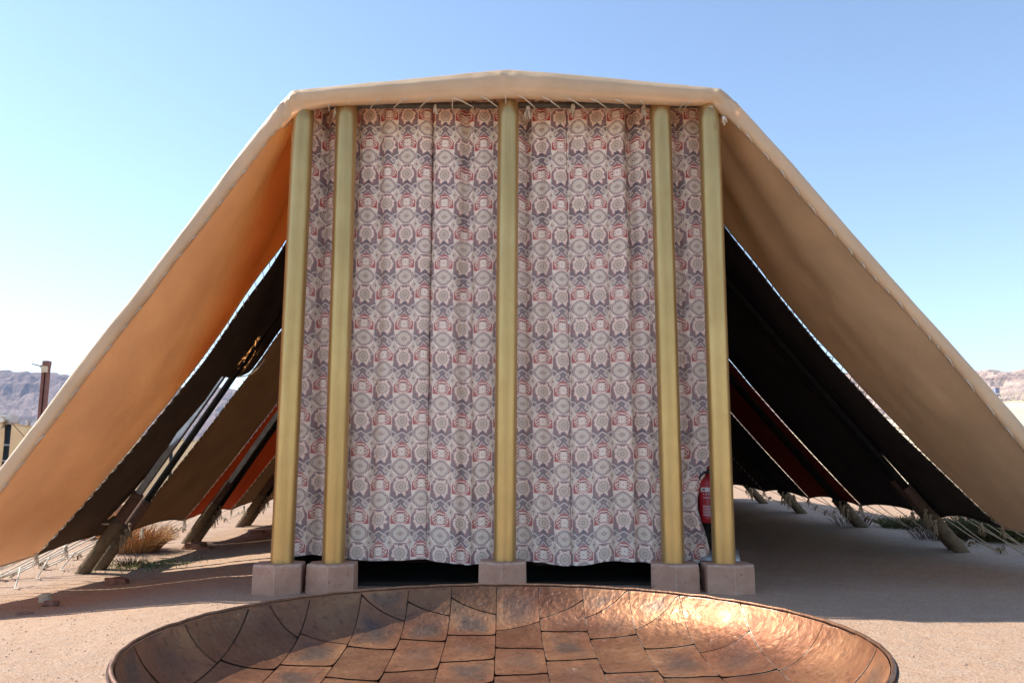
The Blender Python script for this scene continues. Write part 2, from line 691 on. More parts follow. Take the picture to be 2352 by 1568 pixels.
# ------------------------------------------------------------------ mountains
def mat_mountain(name, c0, c1, c2, strata):
    t = NT(name)
    f = t.noise(.006, 8, .62)
    c = t.ramp(f, [(.32, c0), (.52, c1), (.72, c2)])
    mp = t.n('ShaderNodeMapping')
    t.l(t.pos(), mp.inputs[0])
    mp.inputs['Scale'].default_value = (.002, .002, .045 if strata else .006)
    s = t.noise(1.0, 5, .6, mp.outputs[0])
    c = t.mix(.55, c, t.ramp(s, [(.35, c0), (.5, c2), (.58, c1), (.7, c2)]))
    f2 = t.noise(.05, 6, .7)
    c = t.mix(1.0, c, t.ramp(f2, [(.3, .75), (.7, 1.2)]), 'MULTIPLY')
    return t.done(t.pbsdf(c, .95, 0, t.bump(f2, .6, 20), .1))


def mountain(name, a0, a1, r0, r1, prof, mat, seed, rugged):
    m = MB()

    def fn(u, v):
        a = R(lerp(a0, a1, u))
        r = lerp(r0, r1, v)
        h = interp(prof, lerp(a0, a1, u))
        x, y = r * math.sin(a), r * math.cos(a)
        n = mnoise.fractal(Vector((x * .0035, y * .0035, seed)), .9, 2.1, 6)
        n2 = abs(mnoise.fractal(Vector((x * .009, y * .009, seed + 5)), .8, 2.2, 5))
        rise = smooth(0, .62, v) * (1 - .25 * smooth(.66, 1, v))
        sh = rise ** 1.25
        z = h * r1 * .82 * sh + rugged * (n * 42 - n2 * 55) * sh * (1 - .55 * smooth(.5, .64, v)) + 6 * n * smooth(0, .1, v)
        z = max(z, -2) * smooth(0, .05, v) - 2 * (1 - smooth(0, .05, v))
        return (x, y, z)
    m.grid(fn, 260, 70)
    return tag(m.build(name, mat, shade=False), kind='structure')


mtn_l = mat_mountain('hazy_mountain_rock', (.19, .135, .13), (.25, .18, .17), (.36, .27, .24), False)
mtn_r = mat_mountain('banded_cliff_rock', (.22, .13, .11), (.48, .34, .27), (.70, .53, .41), True)
mountain('mountain', -62, -3, 1500, 3200,
         [(-62, .08), (-45, .09), (-36, .092), (-33, .096), (-30.5, .099), (-28, .096), (-24, .09), (-18, .09), (-10, .08), (-3, .05)], mtn_l, 1.7, .55)
mountain('cliff', 3, 62, 1300, 2500,
         [(3, .05), (12, .09), (22, .108), (27.5, .114), (30, .112), (31.5, .108), (34, .105), (42, .105), (62, .09)], mtn_r, 9.1, .5)
hill_m = simple('dark_red_rubble_slope', (.17, .095, .085), .95, 0, .4, .08, .5, 1.0)


def hill(a, r, w, h, seed):
    m = MB()

    def fn(u, v):
        x0, y0 = (u - .5) * 2, (v - .5) * 2
        x = r * math.sin(R(a)) + x0 * w
        y = r * math.cos(R(a)) + y0 * w * .5
        d = math.sqrt(x0 * x0 + y0 * y0)
        z = h * max(0, 1 - d) ** .8 * (1 + .5 * nz(x * 5 / w, y * 5 / w, seed)) + .15 * h * nz(x * 14 / w, y * 14 / w, seed) * max(0, 1 - d) - .5
        return (x, y, z)
    m.grid(fn, 48, 24)
    return tag(m.build('hill', hill_m, shade=False), kind='structure')


hill(-28.0, 420, 42, 17, 1)
hill(-23.5, 380, 30, 14, 2)
hill(-30.8, 520, 50, 15, 3)
hill(32.5, 300, 24, 12, 4)
hill(28.5, 430, 60, 13, 5)

# ------------------------------------------------------------------ the tent
YF = 8.85
XLC, ZLC, XRC, ZRC = -2.43, 5.54, 2.46, 5.54
TENT_END = 23.4
tent = thing('desert_tent', 'large tan canvas tent with sloping laced sides over golden pillars', 'tent', (0, 8.85, 0))


def slope_ends(side, Y):
    if side < 0:
        a = Vector((XLC, Y, ZLC))
        zb = interp([(8.85, -.06), (11.0, .18), (13, .26), (24, .62)], Y)
        b = Vector((XLC - (ZLC - zb) * .6877, Y, zb))
    else:
        a = Vector((XRC, Y, ZRC))
        zb = interp([(8.85, .42), (11.0, .53), (13, .60), (24, .86)], Y)
        b = Vector((XRC + (ZRC - zb) * .813, Y, zb))
    return a, b


def slope_pt(side, Y, t, sag=0.0, off=0.0, wr=1.0):
    """point of the sloping cloth; off > 0 is outward"""
    a, b = slope_ends(side, Y)
    d = (b - a).normalized()
    n = Vector((-d.z, 0, d.x)) if side < 0 else Vector((d.z, 0, -d.x))
    if n.z < 0:
        n = -n
    p = a.lerp(b, t)
    s = -sag * math.sin(math.pi * min(1, max(0, t))) ** .9
    fold = 0.0
    if wr:
        up = max(0.0, 1 - t * 1.5)
        q = (Y - 8.85) / (0.35 + 2.0 * t + .4)
        fold = wr * ((.035 if side < 0 else .02) * up * math.sin(q * 9 + 2.0 * nz(Y * .8, t * 2, side)) + .02 * nz(Y * 1.5, t * 3.2, side * 3)
                     + .010 * nz(Y * 4, t * 11, side * 5)
                     + (.016 * smooth(.35, .85, t) * math.sin(26 * t - 3.2 * Y + 2 * nz(Y, t * 3, 4)) * smooth(11, 9.4, Y) if Y < 11 else 0))
    return p + n * (s + off + fold)


SEAMS = {-1: [8.90, 11.08, 13.35, 15.75, 18.25, 20.8, 23.4], 1: [8.90, 10.92, 12.42, 15.0, 17.4, 20.2, 23.4]}
SAGS = {-1: [.05, .20, .10, .12, .12, .12, .12], 1: [.05, .22, .06, .10, .10, .10, .10]}
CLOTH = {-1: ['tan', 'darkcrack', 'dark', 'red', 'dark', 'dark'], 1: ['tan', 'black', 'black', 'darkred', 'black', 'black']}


def seam_gap(side, k, t):
    """half width of the open slit at a seam"""
    if k in (0, 6):
        return 0.0
    if k == 1:
        base = (.055 if side < 0 else .05)
        g_ = base * (1 - .75 * smooth(.55, .8, t)) if side < 0 else base * (.6 + 1.1 * smooth(.35, .6, t) - 1.25 * smooth(.66, .85, t))
        return max(.008, g_ * (.8 + .5 * nz(t * 9, side, k)))
    return {(-1, 2): .022, (-1, 3): .012, (-1, 4): .012, (1, 2): .020, (1, 3): .022, (1, 4): .020}.get((side, k), .008)


def mat_crack():
    """the dark cloth whose coating has cracked round one worn spot"""
    t = NT('worn_dark_cloth')
    E.T = t
    c = t.ramp(t.noise(1.3, 5, .6), [(.3, (.085, .058, .041)), (.72, (.125, .09, .064))])
    d = t.n('ShaderNodeBsdfDiffuse')
    t.l(c, d.inputs[0])
    t.l(t.bump(t.noise(420, 2), .4, .002, t.bump(t.noise(9, 4), .25, .02)), d.inputs['Normal'])
    tr = t.n('ShaderNodeBsdfTranslucent')
    tr.inputs[0].default_value = (.95, .62, .34, 1)
    wv = t.n('ShaderNodeTexNoise')
    wv.inputs['Scale'].default_value = 7
    t.l(t.pos(), wv.inputs['Vector'])
    add = t.n('ShaderNodeMixRGB', blend_type='ADD')
    add.inputs[0].default_value = .25
    t.l(t.pos(), add.inputs[1])
    t.l(wv.outputs['Color'], add.inputs[2])
    vo = t.n('ShaderNodeTexVoronoi', feature='DISTANCE_TO_EDGE')
    vo.inputs['Scale'].default_value = 5.5
    t.l(add.outputs[0], vo.inputs['Vector'])
    dist = t.n('ShaderNodeVectorMath', operation='DISTANCE')
    dist.inputs[1].default_value = CRACK_AT
    t.l(t.pos(), dist.inputs[0])
    near = E.op('ADD', E(dist.outputs['Value']) * -2.6, 1.15, clamp=True)
    wid = near * .055
    ln = E.op('LESS_THAN', E(vo.outputs['Distance']), wid)
    brk = E.op('GREATER_THAN', E(t.noise(6.0, 2)), .47)
    ms = t.n('ShaderNodeMixShader')
    t.l((ln * brk).s, ms.inputs[0])
    t.l(d.outputs[0], ms.inputs[1])
    t.l(tr.outputs[0], ms.inputs[2])
    return t.done(ms.outputs[0])


def on_slope(side, u, v, sag=0.0):
    """slope point (Y, t) seen at photo pixel (u, v)"""
    lo, hi = 8.0, 40.0
    for _ in range(60):
        mid = (lo + hi) / 2
        p = W(u, v, mid)
        a, b = slope_ends(side, mid)
        tt = (a.z - p.z) / (a.z - b.z)
        xs = lerp(a.x, b.x, tt) - side * sag * math.sin(math.pi * min(1, max(0, tt)))
        if (p.x - xs) * side > 0:
            hi = mid
        else:
            lo = mid
    p = W(u, v, lo)
    a, b = slope_ends(side, lo)
    return lo, (a.z - p.z) / (a.z - b.z)


# the torn window in the second panel on the sunny side
TEAR = [on_slope(-1, u, v, .1) for u, v in ((499, 846), (530, 853), (556, 852), (574, 846), (588, 833), (598, 822), (604, 812), (588, 838),
                                            (556, 880), (500, 965), (440, 1050), (375, 1120), (300, 1180), (258, 1180), (242, 1192),
                                            (300, 1124), (364, 1040), (398, 978), (430, 940), (462, 902), (481, 872))]
_y, _t = on_slope(-1, 568, 800, .1)
CRACK_AT = slope_pt(-1, _y, _t, .15, 0, 0)
M['darkcrack'] = mat_crack()


def in_poly(x, y, poly):
    c = False
    j = len(poly) - 1
    for i in range(len(poly)):
        xi, yi = poly[i]
        xj, yj = poly[j]
        if (yi > y) != (yj > y) and x < (xj - xi) * (y - yi) / (yj - yi) + xi:
            c = not c
        j = i
    return c


def panel(side, k):
    y0, y1 = SEAMS[side][k], SEAMS[side][k + 1]
    s0, s1 = SAGS[side][k], SAGS[side][k + 1]
    torn = side < 0 and k == 1
    nu, nv = (90, 300) if torn else ((44, 110) if k == 0 else (20, 60))

    def coords(u, v):
        g0, g1 = seam_gap(side, k, v), seam_gap(side, k + 1, v)
        Y = lerp(y0 + g0, y1 - g1, u)
        hem = .02 * math.sin(math.pi * u) * (1 if k else 0)
        return Y, v * (1 + hem * (-1 if k else 1))

    def fn(u, v):
        Y, t = coords(u, v)
        sag = lerp(s0, s1, u) + (.05 * math.sin(math.pi * u))
        return slope_pt(side, Y, t, sag, 0, 1.0 if k == 0 else .5)

    m = MB()
    if torn:
        pol = [(Y, t * 6.3) for Y, t in TEAR]
        base_coords = coords

        def coords_s(u, v):
            Y, t = base_coords(u, v)
            best, bp = 9, None
            for i in range(len(pol)):
                (ax_, ay_), (bx_, by_) = pol[i], pol[(i + 1) % len(pol)]
                dx, dy = bx_ - ax_, by_ - ay_
                k_ = max(0, min(1, ((Y - ax_) * dx + (t * 6.3 - ay_) * dy) / (dx * dx + dy * dy)))
                px_, py_ = ax_ + dx * k_, ay_ + dy * k_
                dd = math.hypot(px_ - Y, py_ - t * 6.3)
                if dd < best:
                    best, bp = dd, (px_, py_ / 6.3)
            return bp if best < .013 else (Y, t)

        def fn(u, v):
            Y, t = coords_s(u, v)
            return slope_pt(side, Y, t, lerp(s0, s1, u) + .05 * math.sin(math.pi * u), 0, .5)
        m.grid(fn, nu, nv, skip=lambda u, v: in_poly(coords(u, v)[0], coords(u, v)[1] * 6.3, pol))
    else:
        m.grid(fn, nu, nv)
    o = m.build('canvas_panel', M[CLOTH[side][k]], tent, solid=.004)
    kind = CLOTH[side][k]
    o['label'] = {'tan': 'tan canvas panel at the tent front', 'dark': 'dark brown woven panel', 'black': 'woven panel coloured blacker for the shaded side', 'red': 'orange red panel with light coming through', 'darkred': 'red panel coloured darker for the shaded side',
                  'darkcrack': 'dark brown panel torn open with cracked coating'}[kind]
    # hem: a rolled edge along the bottom
    h = MB()
    h.tube([fn(i / 16, 1.0) for i in range(17)], .012, 6)
    h.build('hem', M[CLOTH[side][k] if kind != 'darkcrack' else 'dark'], o)
    # lacing on the panel's far seam
    if k < 5:
        c = MB()
        step = {1: .155}.get(k + 1, .13)
        n = int(6.4 / step)
        ks = k + 1
        for i in range(n):
            t = (i + .5 + .2 * random.uniform(-1, 1)) / n
            if t > .985 or t < .05:
                continue
            gp = seam_gap(side, ks, t)
            ys = SEAMS[side][ks]
            sg = SAGS[side][ks]
            pa = slope_pt(side, ys - gp - .03, t, sg, -.008, 0)
            pb = slope_pt(side, ys + gp + .03, min(1, t + .012), sg, -.008, 0)
            pm = (pa + pb) / 2 + Vector((0, 0, -.006))
            c.tube([pa, pm, pb], .006 if ks == 1 else .005, 4)
            if ks == 1 and t > .35:                          # running cord along the edge
                pc = slope_pt(side, ys - gp * .9, min(1, t + .021), sg, -.012, 0)
                c.tube([pb, pc], .006, 4)
        tag(c.build('lacing', M['rope'] if (side < 0 or ks > 1) else M['rope_old'], o), kind='stuff')
    return o


for side in (-1, 1):
    for k in range(6):
        panel(side, k)

# red layer inside the first sunny panel, imitating the overlap's soft shadow
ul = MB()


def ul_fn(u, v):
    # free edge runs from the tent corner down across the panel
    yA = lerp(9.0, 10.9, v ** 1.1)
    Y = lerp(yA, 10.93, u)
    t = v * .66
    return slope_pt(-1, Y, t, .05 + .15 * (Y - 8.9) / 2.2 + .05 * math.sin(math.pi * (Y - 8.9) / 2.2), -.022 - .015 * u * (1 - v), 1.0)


ul.grid(ul_fn, 30, 70, uvfn=lambda u, v: (min(1, u / (.03 + 1.3 * v)) * (1 - smooth(.75, 1.0, v)), v))  # edge fade imitates a shadow blurring downward
tag(ul.build('under_layer_shadow', M['under'], tent), 'red cloth layer under the tan canvas, faded like its soft shadow')

# torn edge with its rim light painted as pale linen, and the curled flap at the tear's foot
te = MB()
rim = [slope_pt(-1, *TEAR[i], .15, -.004, .5) for i in range(0, 7)]
te.tube(rim, .010, 5)
te.build('torn_edge_light', M['linen'], tent)
fl = MB()
fp = [slope_pt(-1, *on_slope(-1, u, v, .1), .13, -.05, 0) for u, v in ((240, 1194), (262, 1189), (285, 1175))]
fl.grid(lambda u, v: fp[0].lerp(fp[2], u) + (fp[1] - fp[0].lerp(fp[2], .5)) * 4 * u * (1 - u) + Vector((-.04 * v, -.10 * v, -.035 * v * (1 - (2 * u - 1) ** 2))), 10, 4)
fl.build('torn_flap', M['linen'], tent, solid=.006)

# roof canvas, and an added opaque sheet that keeps sunlight out below
apex = W(1162, 161, YF)
rf = MB()


def roof_fn(u, v, dz=0.0):
    x = lerp(XLC, XRC, u)
    Y = lerp(YF + .02, TENT_END, v)
    ridge = (apex.z - .02 - ZLC) * max(0, 1 - abs(x - apex.x) / 2.43)
    return (x, Y, ZLC + ridge + .03 * nz(x * 1.5, Y * .8) * (1 if 0 < v < 1 else 0) + dz)


rf.grid(lambda u, v: roof_fn(u, v), 30, 60)
rf.build('roof_canvas', M['tan'], tent, solid=.004)
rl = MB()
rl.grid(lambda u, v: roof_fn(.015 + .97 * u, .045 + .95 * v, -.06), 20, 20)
rl.build('roof_light_block', M['inner'], tent)

# rolled and laced front edge: outer line / laced line as surveyed
OUT = [(-165, 1290), (-60, 1156), (0, 1080), (93, 960), (169, 856), (245, 758), (309, 678), (370, 598), (431, 517), (500, 423), (555, 350), (611, 279), (646, 237), (659, 224), (672, 210),
       (700, 206), (760, 200), (830, 193), (900, 187), (1000, 177), (1080, 169), (1130, 164), (1162, 161.5), (1195, 163), (1250, 167), (1350, 176), (1450, 185), (1560, 196), (1625, 202),
       (1654, 205), (1675, 222), (1696, 244), (1740, 292), (1815, 374), (1898, 470), (1976, 560), (2040, 632), (2103, 703), (2168, 774), (2231, 845), (2318, 943), (2400, 1040), (2500, 1158), (2580, 1252)]
INN = [(-112, 1290), (-22, 1165), (36, 1085), (130, 962), (202, 864), (279, 763), (343, 682), (403, 600), (469, 518), (530, 438), (580, 372), (622, 316), (652, 287), (661, 277), (670, 268),
       (704, 250), (762, 239), (830, 236), (881, 234), (1000, 229), (1080, 225.5), (1130, 223.5), (1162, 222), (1192, 222), (1250, 225), (1350, 229), (1450, 233.5), (1560, 238), (1606, 238),
       (1634, 237), (1650, 252), (1670, 270), (1712, 310), (1790, 392), (1856, 471), (1946, 571), (2003, 635), (2059, 692), (2128, 770), (2168, 815), (2264, 930), (2352, 1035), (2460, 1163), (2540, 1255)]
NPROF = 13


def loft_stations(sub=4):
    st = []
    for i in range(len(OUT) - 1):
        for j in range(sub):
            q = j / sub
            st.append(((lerp(OUT[i][0], OUT[i + 1][0], q), lerp(OUT[i][1], OUT[i + 1][1], q)),
                       (lerp(INN[i][0], INN[i + 1][0], q), lerp(INN[i][1], INN[i + 1][1], q))))
    st.append((OUT[-1], INN[-1]))
    return st


fr = MB()
STN = loft_stations()
vs = []
lace_pts = []
for i, (o_, n_) in enumerate(STN):
    pt, pb = W(*o_, YF - .02), W(*n_, YF - .02)
    mid, half = (pt + pb) / 2, (pt - pb) / 2
    on_roof = 640 < o_[0] < 1690
    bul = .022 if on_roof else .034
    cr = min(abs(o_[0] - 665), abs(o_[0] - 1660))
    wr = .020 + .045 * max(0, 1 - cr / 90) + .03 * max(0, 1 - abs(o_[0] - 1162) / 110)
    for j in range(NPROF):
        a = lerp(math.pi * 1.18 / 2 + .25, -math.pi * 1.25 / 2, j / (NPROF - 1))
        s = math.sin(a)
        c_ = math.cos(a)
        s = math.copysign(abs(s) ** .62, s)
        if on_roof:
            bz = .075 * max(0, 1 - abs(s - .12)) ** .9
        else:
            bz = .055 * max(c_, 0) ** .8
        p = mid + half * s + Vector((0, -bz if c_ > 0 else -.06 * c_, 0))
        inr = max(0.0, 1 - abs(s) ** 3)
        cz_ = (o_[0] - 1162 if 900 < o_[0] < 1420 else (o_[0] - 668 if o_[0] < 900 else o_[0] - 1657)) / 40
        rdg = 1 - 2 * abs(nz(cz_ * .8 + (j - 6) * .28 * (1 if cz_ > 0 else -1), j * .10, 7))
        p += Vector((0, -1, 0)) * wr * inr * (.7 * nz(i * .33, j * .45, 3) + .9 * max(0, rdg - .35) + .4 * nz(i * 1.9 - j * .9, j * .3, 2))
        p += Vector((0, 0, 1)) * .004 * nz(i * .5, j * .2, 5)
        if j >= NPROF - 4 and on_roof:
            p += Vector((0, .02, 0)) * (j - NPROF + 4)
        vs.append(p)
    lace_pts.append((pb, pt))
fs = []
for i in range(len(STN) - 1):
    for j in range(NPROF - 1):
        a = i * NPROF + j
        fs.append((a, a + 1, a + NPROF + 1, a + NPROF))
fr.add(vs, fs)
tag(fr.build('front_hem', M['tan'], tent, solid=.003), 'rolled tan canvas edge laced round the front frame')

# stitches along the sloping front edges
stc = MB()
i = 1
for i in range(1, len(STN) - 1):
    u = STN[i][0][0]
    if 625 < u < 1700 or i % 2:
        continue
    pb = lace_pts[i][0]
    pn = lace_pts[i + 1][0]
    d = (pn - pb)
    q = pb.lerp(pn, .9)
    inw = Vector((1, 0, -.6)) if u < 1000 else Vector((-1, 0, -.6))
    stc = MB()
    stc.tube([pb + Vector((0, -.03, 0)), pb.lerp(q, .5) + Vector((0, -.045, 0)) + inw * .006, q + Vector((0, -.03, 0)) + inw * .016], .0055, 5)
    stc.build('edge_stitch', M['rope'], tent)

# head rail behind the pillar tops, lashed to the canvas
rail = MB()
ra, rb = W(716, 243, 9.06), W(1618, 241, 9.06)
rail.tube([ra.lerp(rb, i / 12) for i in range(13)], .036, 12)
rail.build('head_rail', M['iron'], tent)
for (u0, v0, u1, v1) in ((757, 242, 756, 254), (803, 240, 800, 246), (873, 232, 851, 248), (935, 229, 905, 247), (994, 227, 965, 246), (1040, 231, 1039, 247), (1042, 229, 1086, 246),
                         (1105, 225, 1143, 246), (1161, 223, 1162, 246), (1191, 222, 1228, 247), (1246, 226, 1286, 248), (1301, 228, 1341, 248), (1357, 230, 1393, 248), (1414, 232, 1446, 248),
                         (1469, 234, 1482, 248), (1573, 240, 1559, 251), (1585, 238, 1571, 250), (1637, 249, 1612, 252)):
    c = MB()
    p0, p1 = W(u0, v0 - 3, YF - .075), W(u1, v1, 8.985)
    c.tube([p0, p0.lerp(p1, .35) + Vector((0, -.02, .004)), p0.lerp(p1, .8) + Vector((0, -.02, -.004)), p1, W(u1 + 1, v1 + 3, 9.05)], .0065, 6)
    c.build('lashing', M['rope'], tent)


def tassel(p, L, r, mat, parent, name='tassel', seed=0):
    rnd = random.Random(seed)
    m = MB()
    m.tube([p, p + Vector((0, 0, -.04))], [r * .45, r * .6], 6)
    for k in range(9):
        a = rnd.uniform(0, 6.28)
        e = p + Vector((math.cos(a) * r * rnd.uniform(.3, 1.2), math.sin(a) * r, -L * rnd.uniform(.6, 1)))
        m.tube([p + Vector((0, 0, -.02)), p.lerp(e, .5) + Vector((rnd.uniform(-1, 1) * r * .4, 0, 0)), e], [.008, .007, .004], 4)
    return m.build(name, mat, parent)


for i, (u, v) in enumerate(((770, 247), (1000, 240), (1213, 245), (1316, 240), (1478, 243))):
    tassel(W(u, v, 8.99), (.13, .12, .20, .13, .17)[i], (.02, .03, .05, .05, .045)[i], M['rope'] if i < 2 else M['linen'], tent, 'tassel', i)
tassel(W(1662, 268, YF - .1), .10, .04, M['rope'], tent, 'tassel', 31)

# frame poles with burlap sleeves
FRAMES = {-1: [(12.25, -6.12), (15.8, -5.98), (18.8, -5.95), (21.8, -5.9)], 1: [(12.4, 6.75), (15.7, 6.75), (18.8, 6.75), (21.5, 6.75)]}
for side in (-1, 1):
    for fi, (Y, xf) in enumerate(FRAMES[side]):
        for dbl in (0, 1):
            yy = Y + dbl * ((.36 if fi == 0 else .26) if side < 0 else -.26)
            foot = Vector((xf + dbl * .06 * -side, yy, gz(xf, yy) - .06))
            top, _ = slope_ends(side, yy)
            top = top + Vector((-side * (.0 if side < 0 and fi == 0 else .14), 0, -.10))
            sagv = Vector((-side * .10, 0, -.05))
            d = (top - foot)
            pole = MB()
            if side < 0 and dbl == 0:
                ax_ = d.normalized()
                rot = ax_.to_track_quat('Z', 'Y').to_matrix()
                pole.box(foot + d * .5, (.09, .085, d.length), rot)
                po = pole.build('frame_pole', M['steel'], tent, shade=False)
            else:
                pole.tube([foot, foot.lerp(top, .5), top], .05, 10)
                po = pole.build('frame_pole', M['pole'], tent)
            sl = MB()
            L = .95 if dbl == 0 else .8
            if side > 0:
                L *= 1.0 if fi == 0 else .8
            n = 26
            e = d.normalized()
            pts = [foot + e * (L * i / n) for i in range(n + 1)]
            rs = [(.088 + .012 * nz(i * .9, fi, dbl) + .004 * (i % 2)) * (1 if i else .95) for i in range(n + 1)]
            sl.tube(pts, rs, 14)
            sl.build('sleeve', M['sleeve'], po)
            if side < 0 and dbl == 0 or fi == 0:
                wp = MB()
                n = 44
                pts = [foot + e * (L - .08 + .55 * i / n) for i in range(n + 1)]
                wp.tube(pts, [.078 + .006 * (i % 2) for i in range(n + 1)], 12)
                wp.build('cord_wrap', M['wrap'], po)
            if dbl == 1:
                for q in range(3):
                    tassel(foot + e * (L + .10 - .1 * q) + Vector((-side * .02, -.10, -.02)), .28, .05, M['rope_old'], po, 'rope_fray', q + fi * 5 + side)

# guy ropes with knots and pegs
for side in (-1, 1):
    for k in range(6):
        y0, y1 = SEAMS[side][k], SEAMS[side][k + 1]
        n = (7 if k < 2 else (6 if k < 4 else 4)) - (1 if side > 0 else 0)
        pegs = [lerp(y0, y1, q) for q in ((.2, .5, .85) if k < 3 else (.3, .75))]
        for i in range(n):
            u = (i + .5) / n
            Y = lerp(y0, y1, u)
            t = 1 + (.02 * math.sin(math.pi * u) * -1 if k else .0)
            p = slope_pt(side, Y, t, 0, 0, 0)
            py = min(pegs, key=lambda q: abs(q - Y)) + random.uniform(-.12, .12) - (.45 if side < 0 and k < 2 else .15)
            px_ = p.x + side * (random.uniform(.75, 1.05) if side < 0 else random.uniform(.55, .9))
            e = Vector((px_, py, gz(px_, py) + .02))
            m = MB()
            pts = []
            slack = .03 * random.random() + .008
            for q in range(7):
                w = q / 6
                pp = p.lerp(e, w)
                pp.z -= slack * math.sin(math.pi * w)
                pts.append(pp)
            m.tube(pts, (.011 if side < 0 else .0085) if k < 2 else .007, 5)
            rp = m.build('guy_rope', M['rope' if side < 0 else 'rope_old'], tent)
            kn = MB()
            kn.tube([e + Vector((0, 0, .05)), e + Vector((.03, -.02, .07)), e + Vector((.05, .0, .03)), e + Vector((.0, .03, .04)), e + Vector((.02, 0, .08)), e + Vector((random.uniform(-.12, .12), -.1, .0))],
                    [.014, .02, .02, .018, .014, .006], 6)
            kn.build('knot', M['linen' if side < 0 else 'rope_old'], rp)
            if side < 0 and k < 3 and i % 2:
                q0 = pts[3] + Vector((0, 0, .01))
                ge = Vector((q0.x + random.uniform(-.1, .12), q0.y - random.uniform(.05, .3), 0))
                ge.z = gz(ge.x, ge.y) + .01
                dc = MB()
                dc.tube([q0, q0.lerp(ge, .5) + Vector((.01, 0, 0)), ge, ge + Vector((.07, -.03, .005)), ge + Vector((.10, -.10, .004))], .010, 5)
                dc.build('drop_cord', M['rope'], rp)
            if i % 2 == 0:
                pg = MB()
                pg.tube([e + Vector((0, 0, -.1)), e + Vector((side * .01, 0, .07)), e + Vector((side * .05, 0, .09)), e + Vector((side * .07, 0, .05))], .012, 6)
                pg.build('tent_peg', M['peg'], rp)
        for q in range(2):
            p = slope_pt(side, lerp(y0, y1, (.25, .95)[q]), .99, 0, -.03, 0)
            tassel(p, .20, .05, M['rope' if side < 0 else 'rope_old'], tent, 'tassel', 60 + k * 3 + q + side)

# inner chamber walls behind the curtain coloured near black to paint the shade under its hem
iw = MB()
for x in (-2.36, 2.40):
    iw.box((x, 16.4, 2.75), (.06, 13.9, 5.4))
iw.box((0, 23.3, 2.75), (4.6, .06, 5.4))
tag(iw.build('inner_wall', M['inner'], tent, shade=False), 'inner chamber boards coloured near black for shade')
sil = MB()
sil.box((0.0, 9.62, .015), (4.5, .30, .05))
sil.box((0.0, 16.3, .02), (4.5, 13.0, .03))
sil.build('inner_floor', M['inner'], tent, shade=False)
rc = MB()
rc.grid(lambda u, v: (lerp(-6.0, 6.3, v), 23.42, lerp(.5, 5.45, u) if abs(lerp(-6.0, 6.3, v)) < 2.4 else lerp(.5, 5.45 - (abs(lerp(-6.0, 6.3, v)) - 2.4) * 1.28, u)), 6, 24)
tag(rc.build('canvas_panel', M['black'], tent), 'dark panel closing the tent rear')

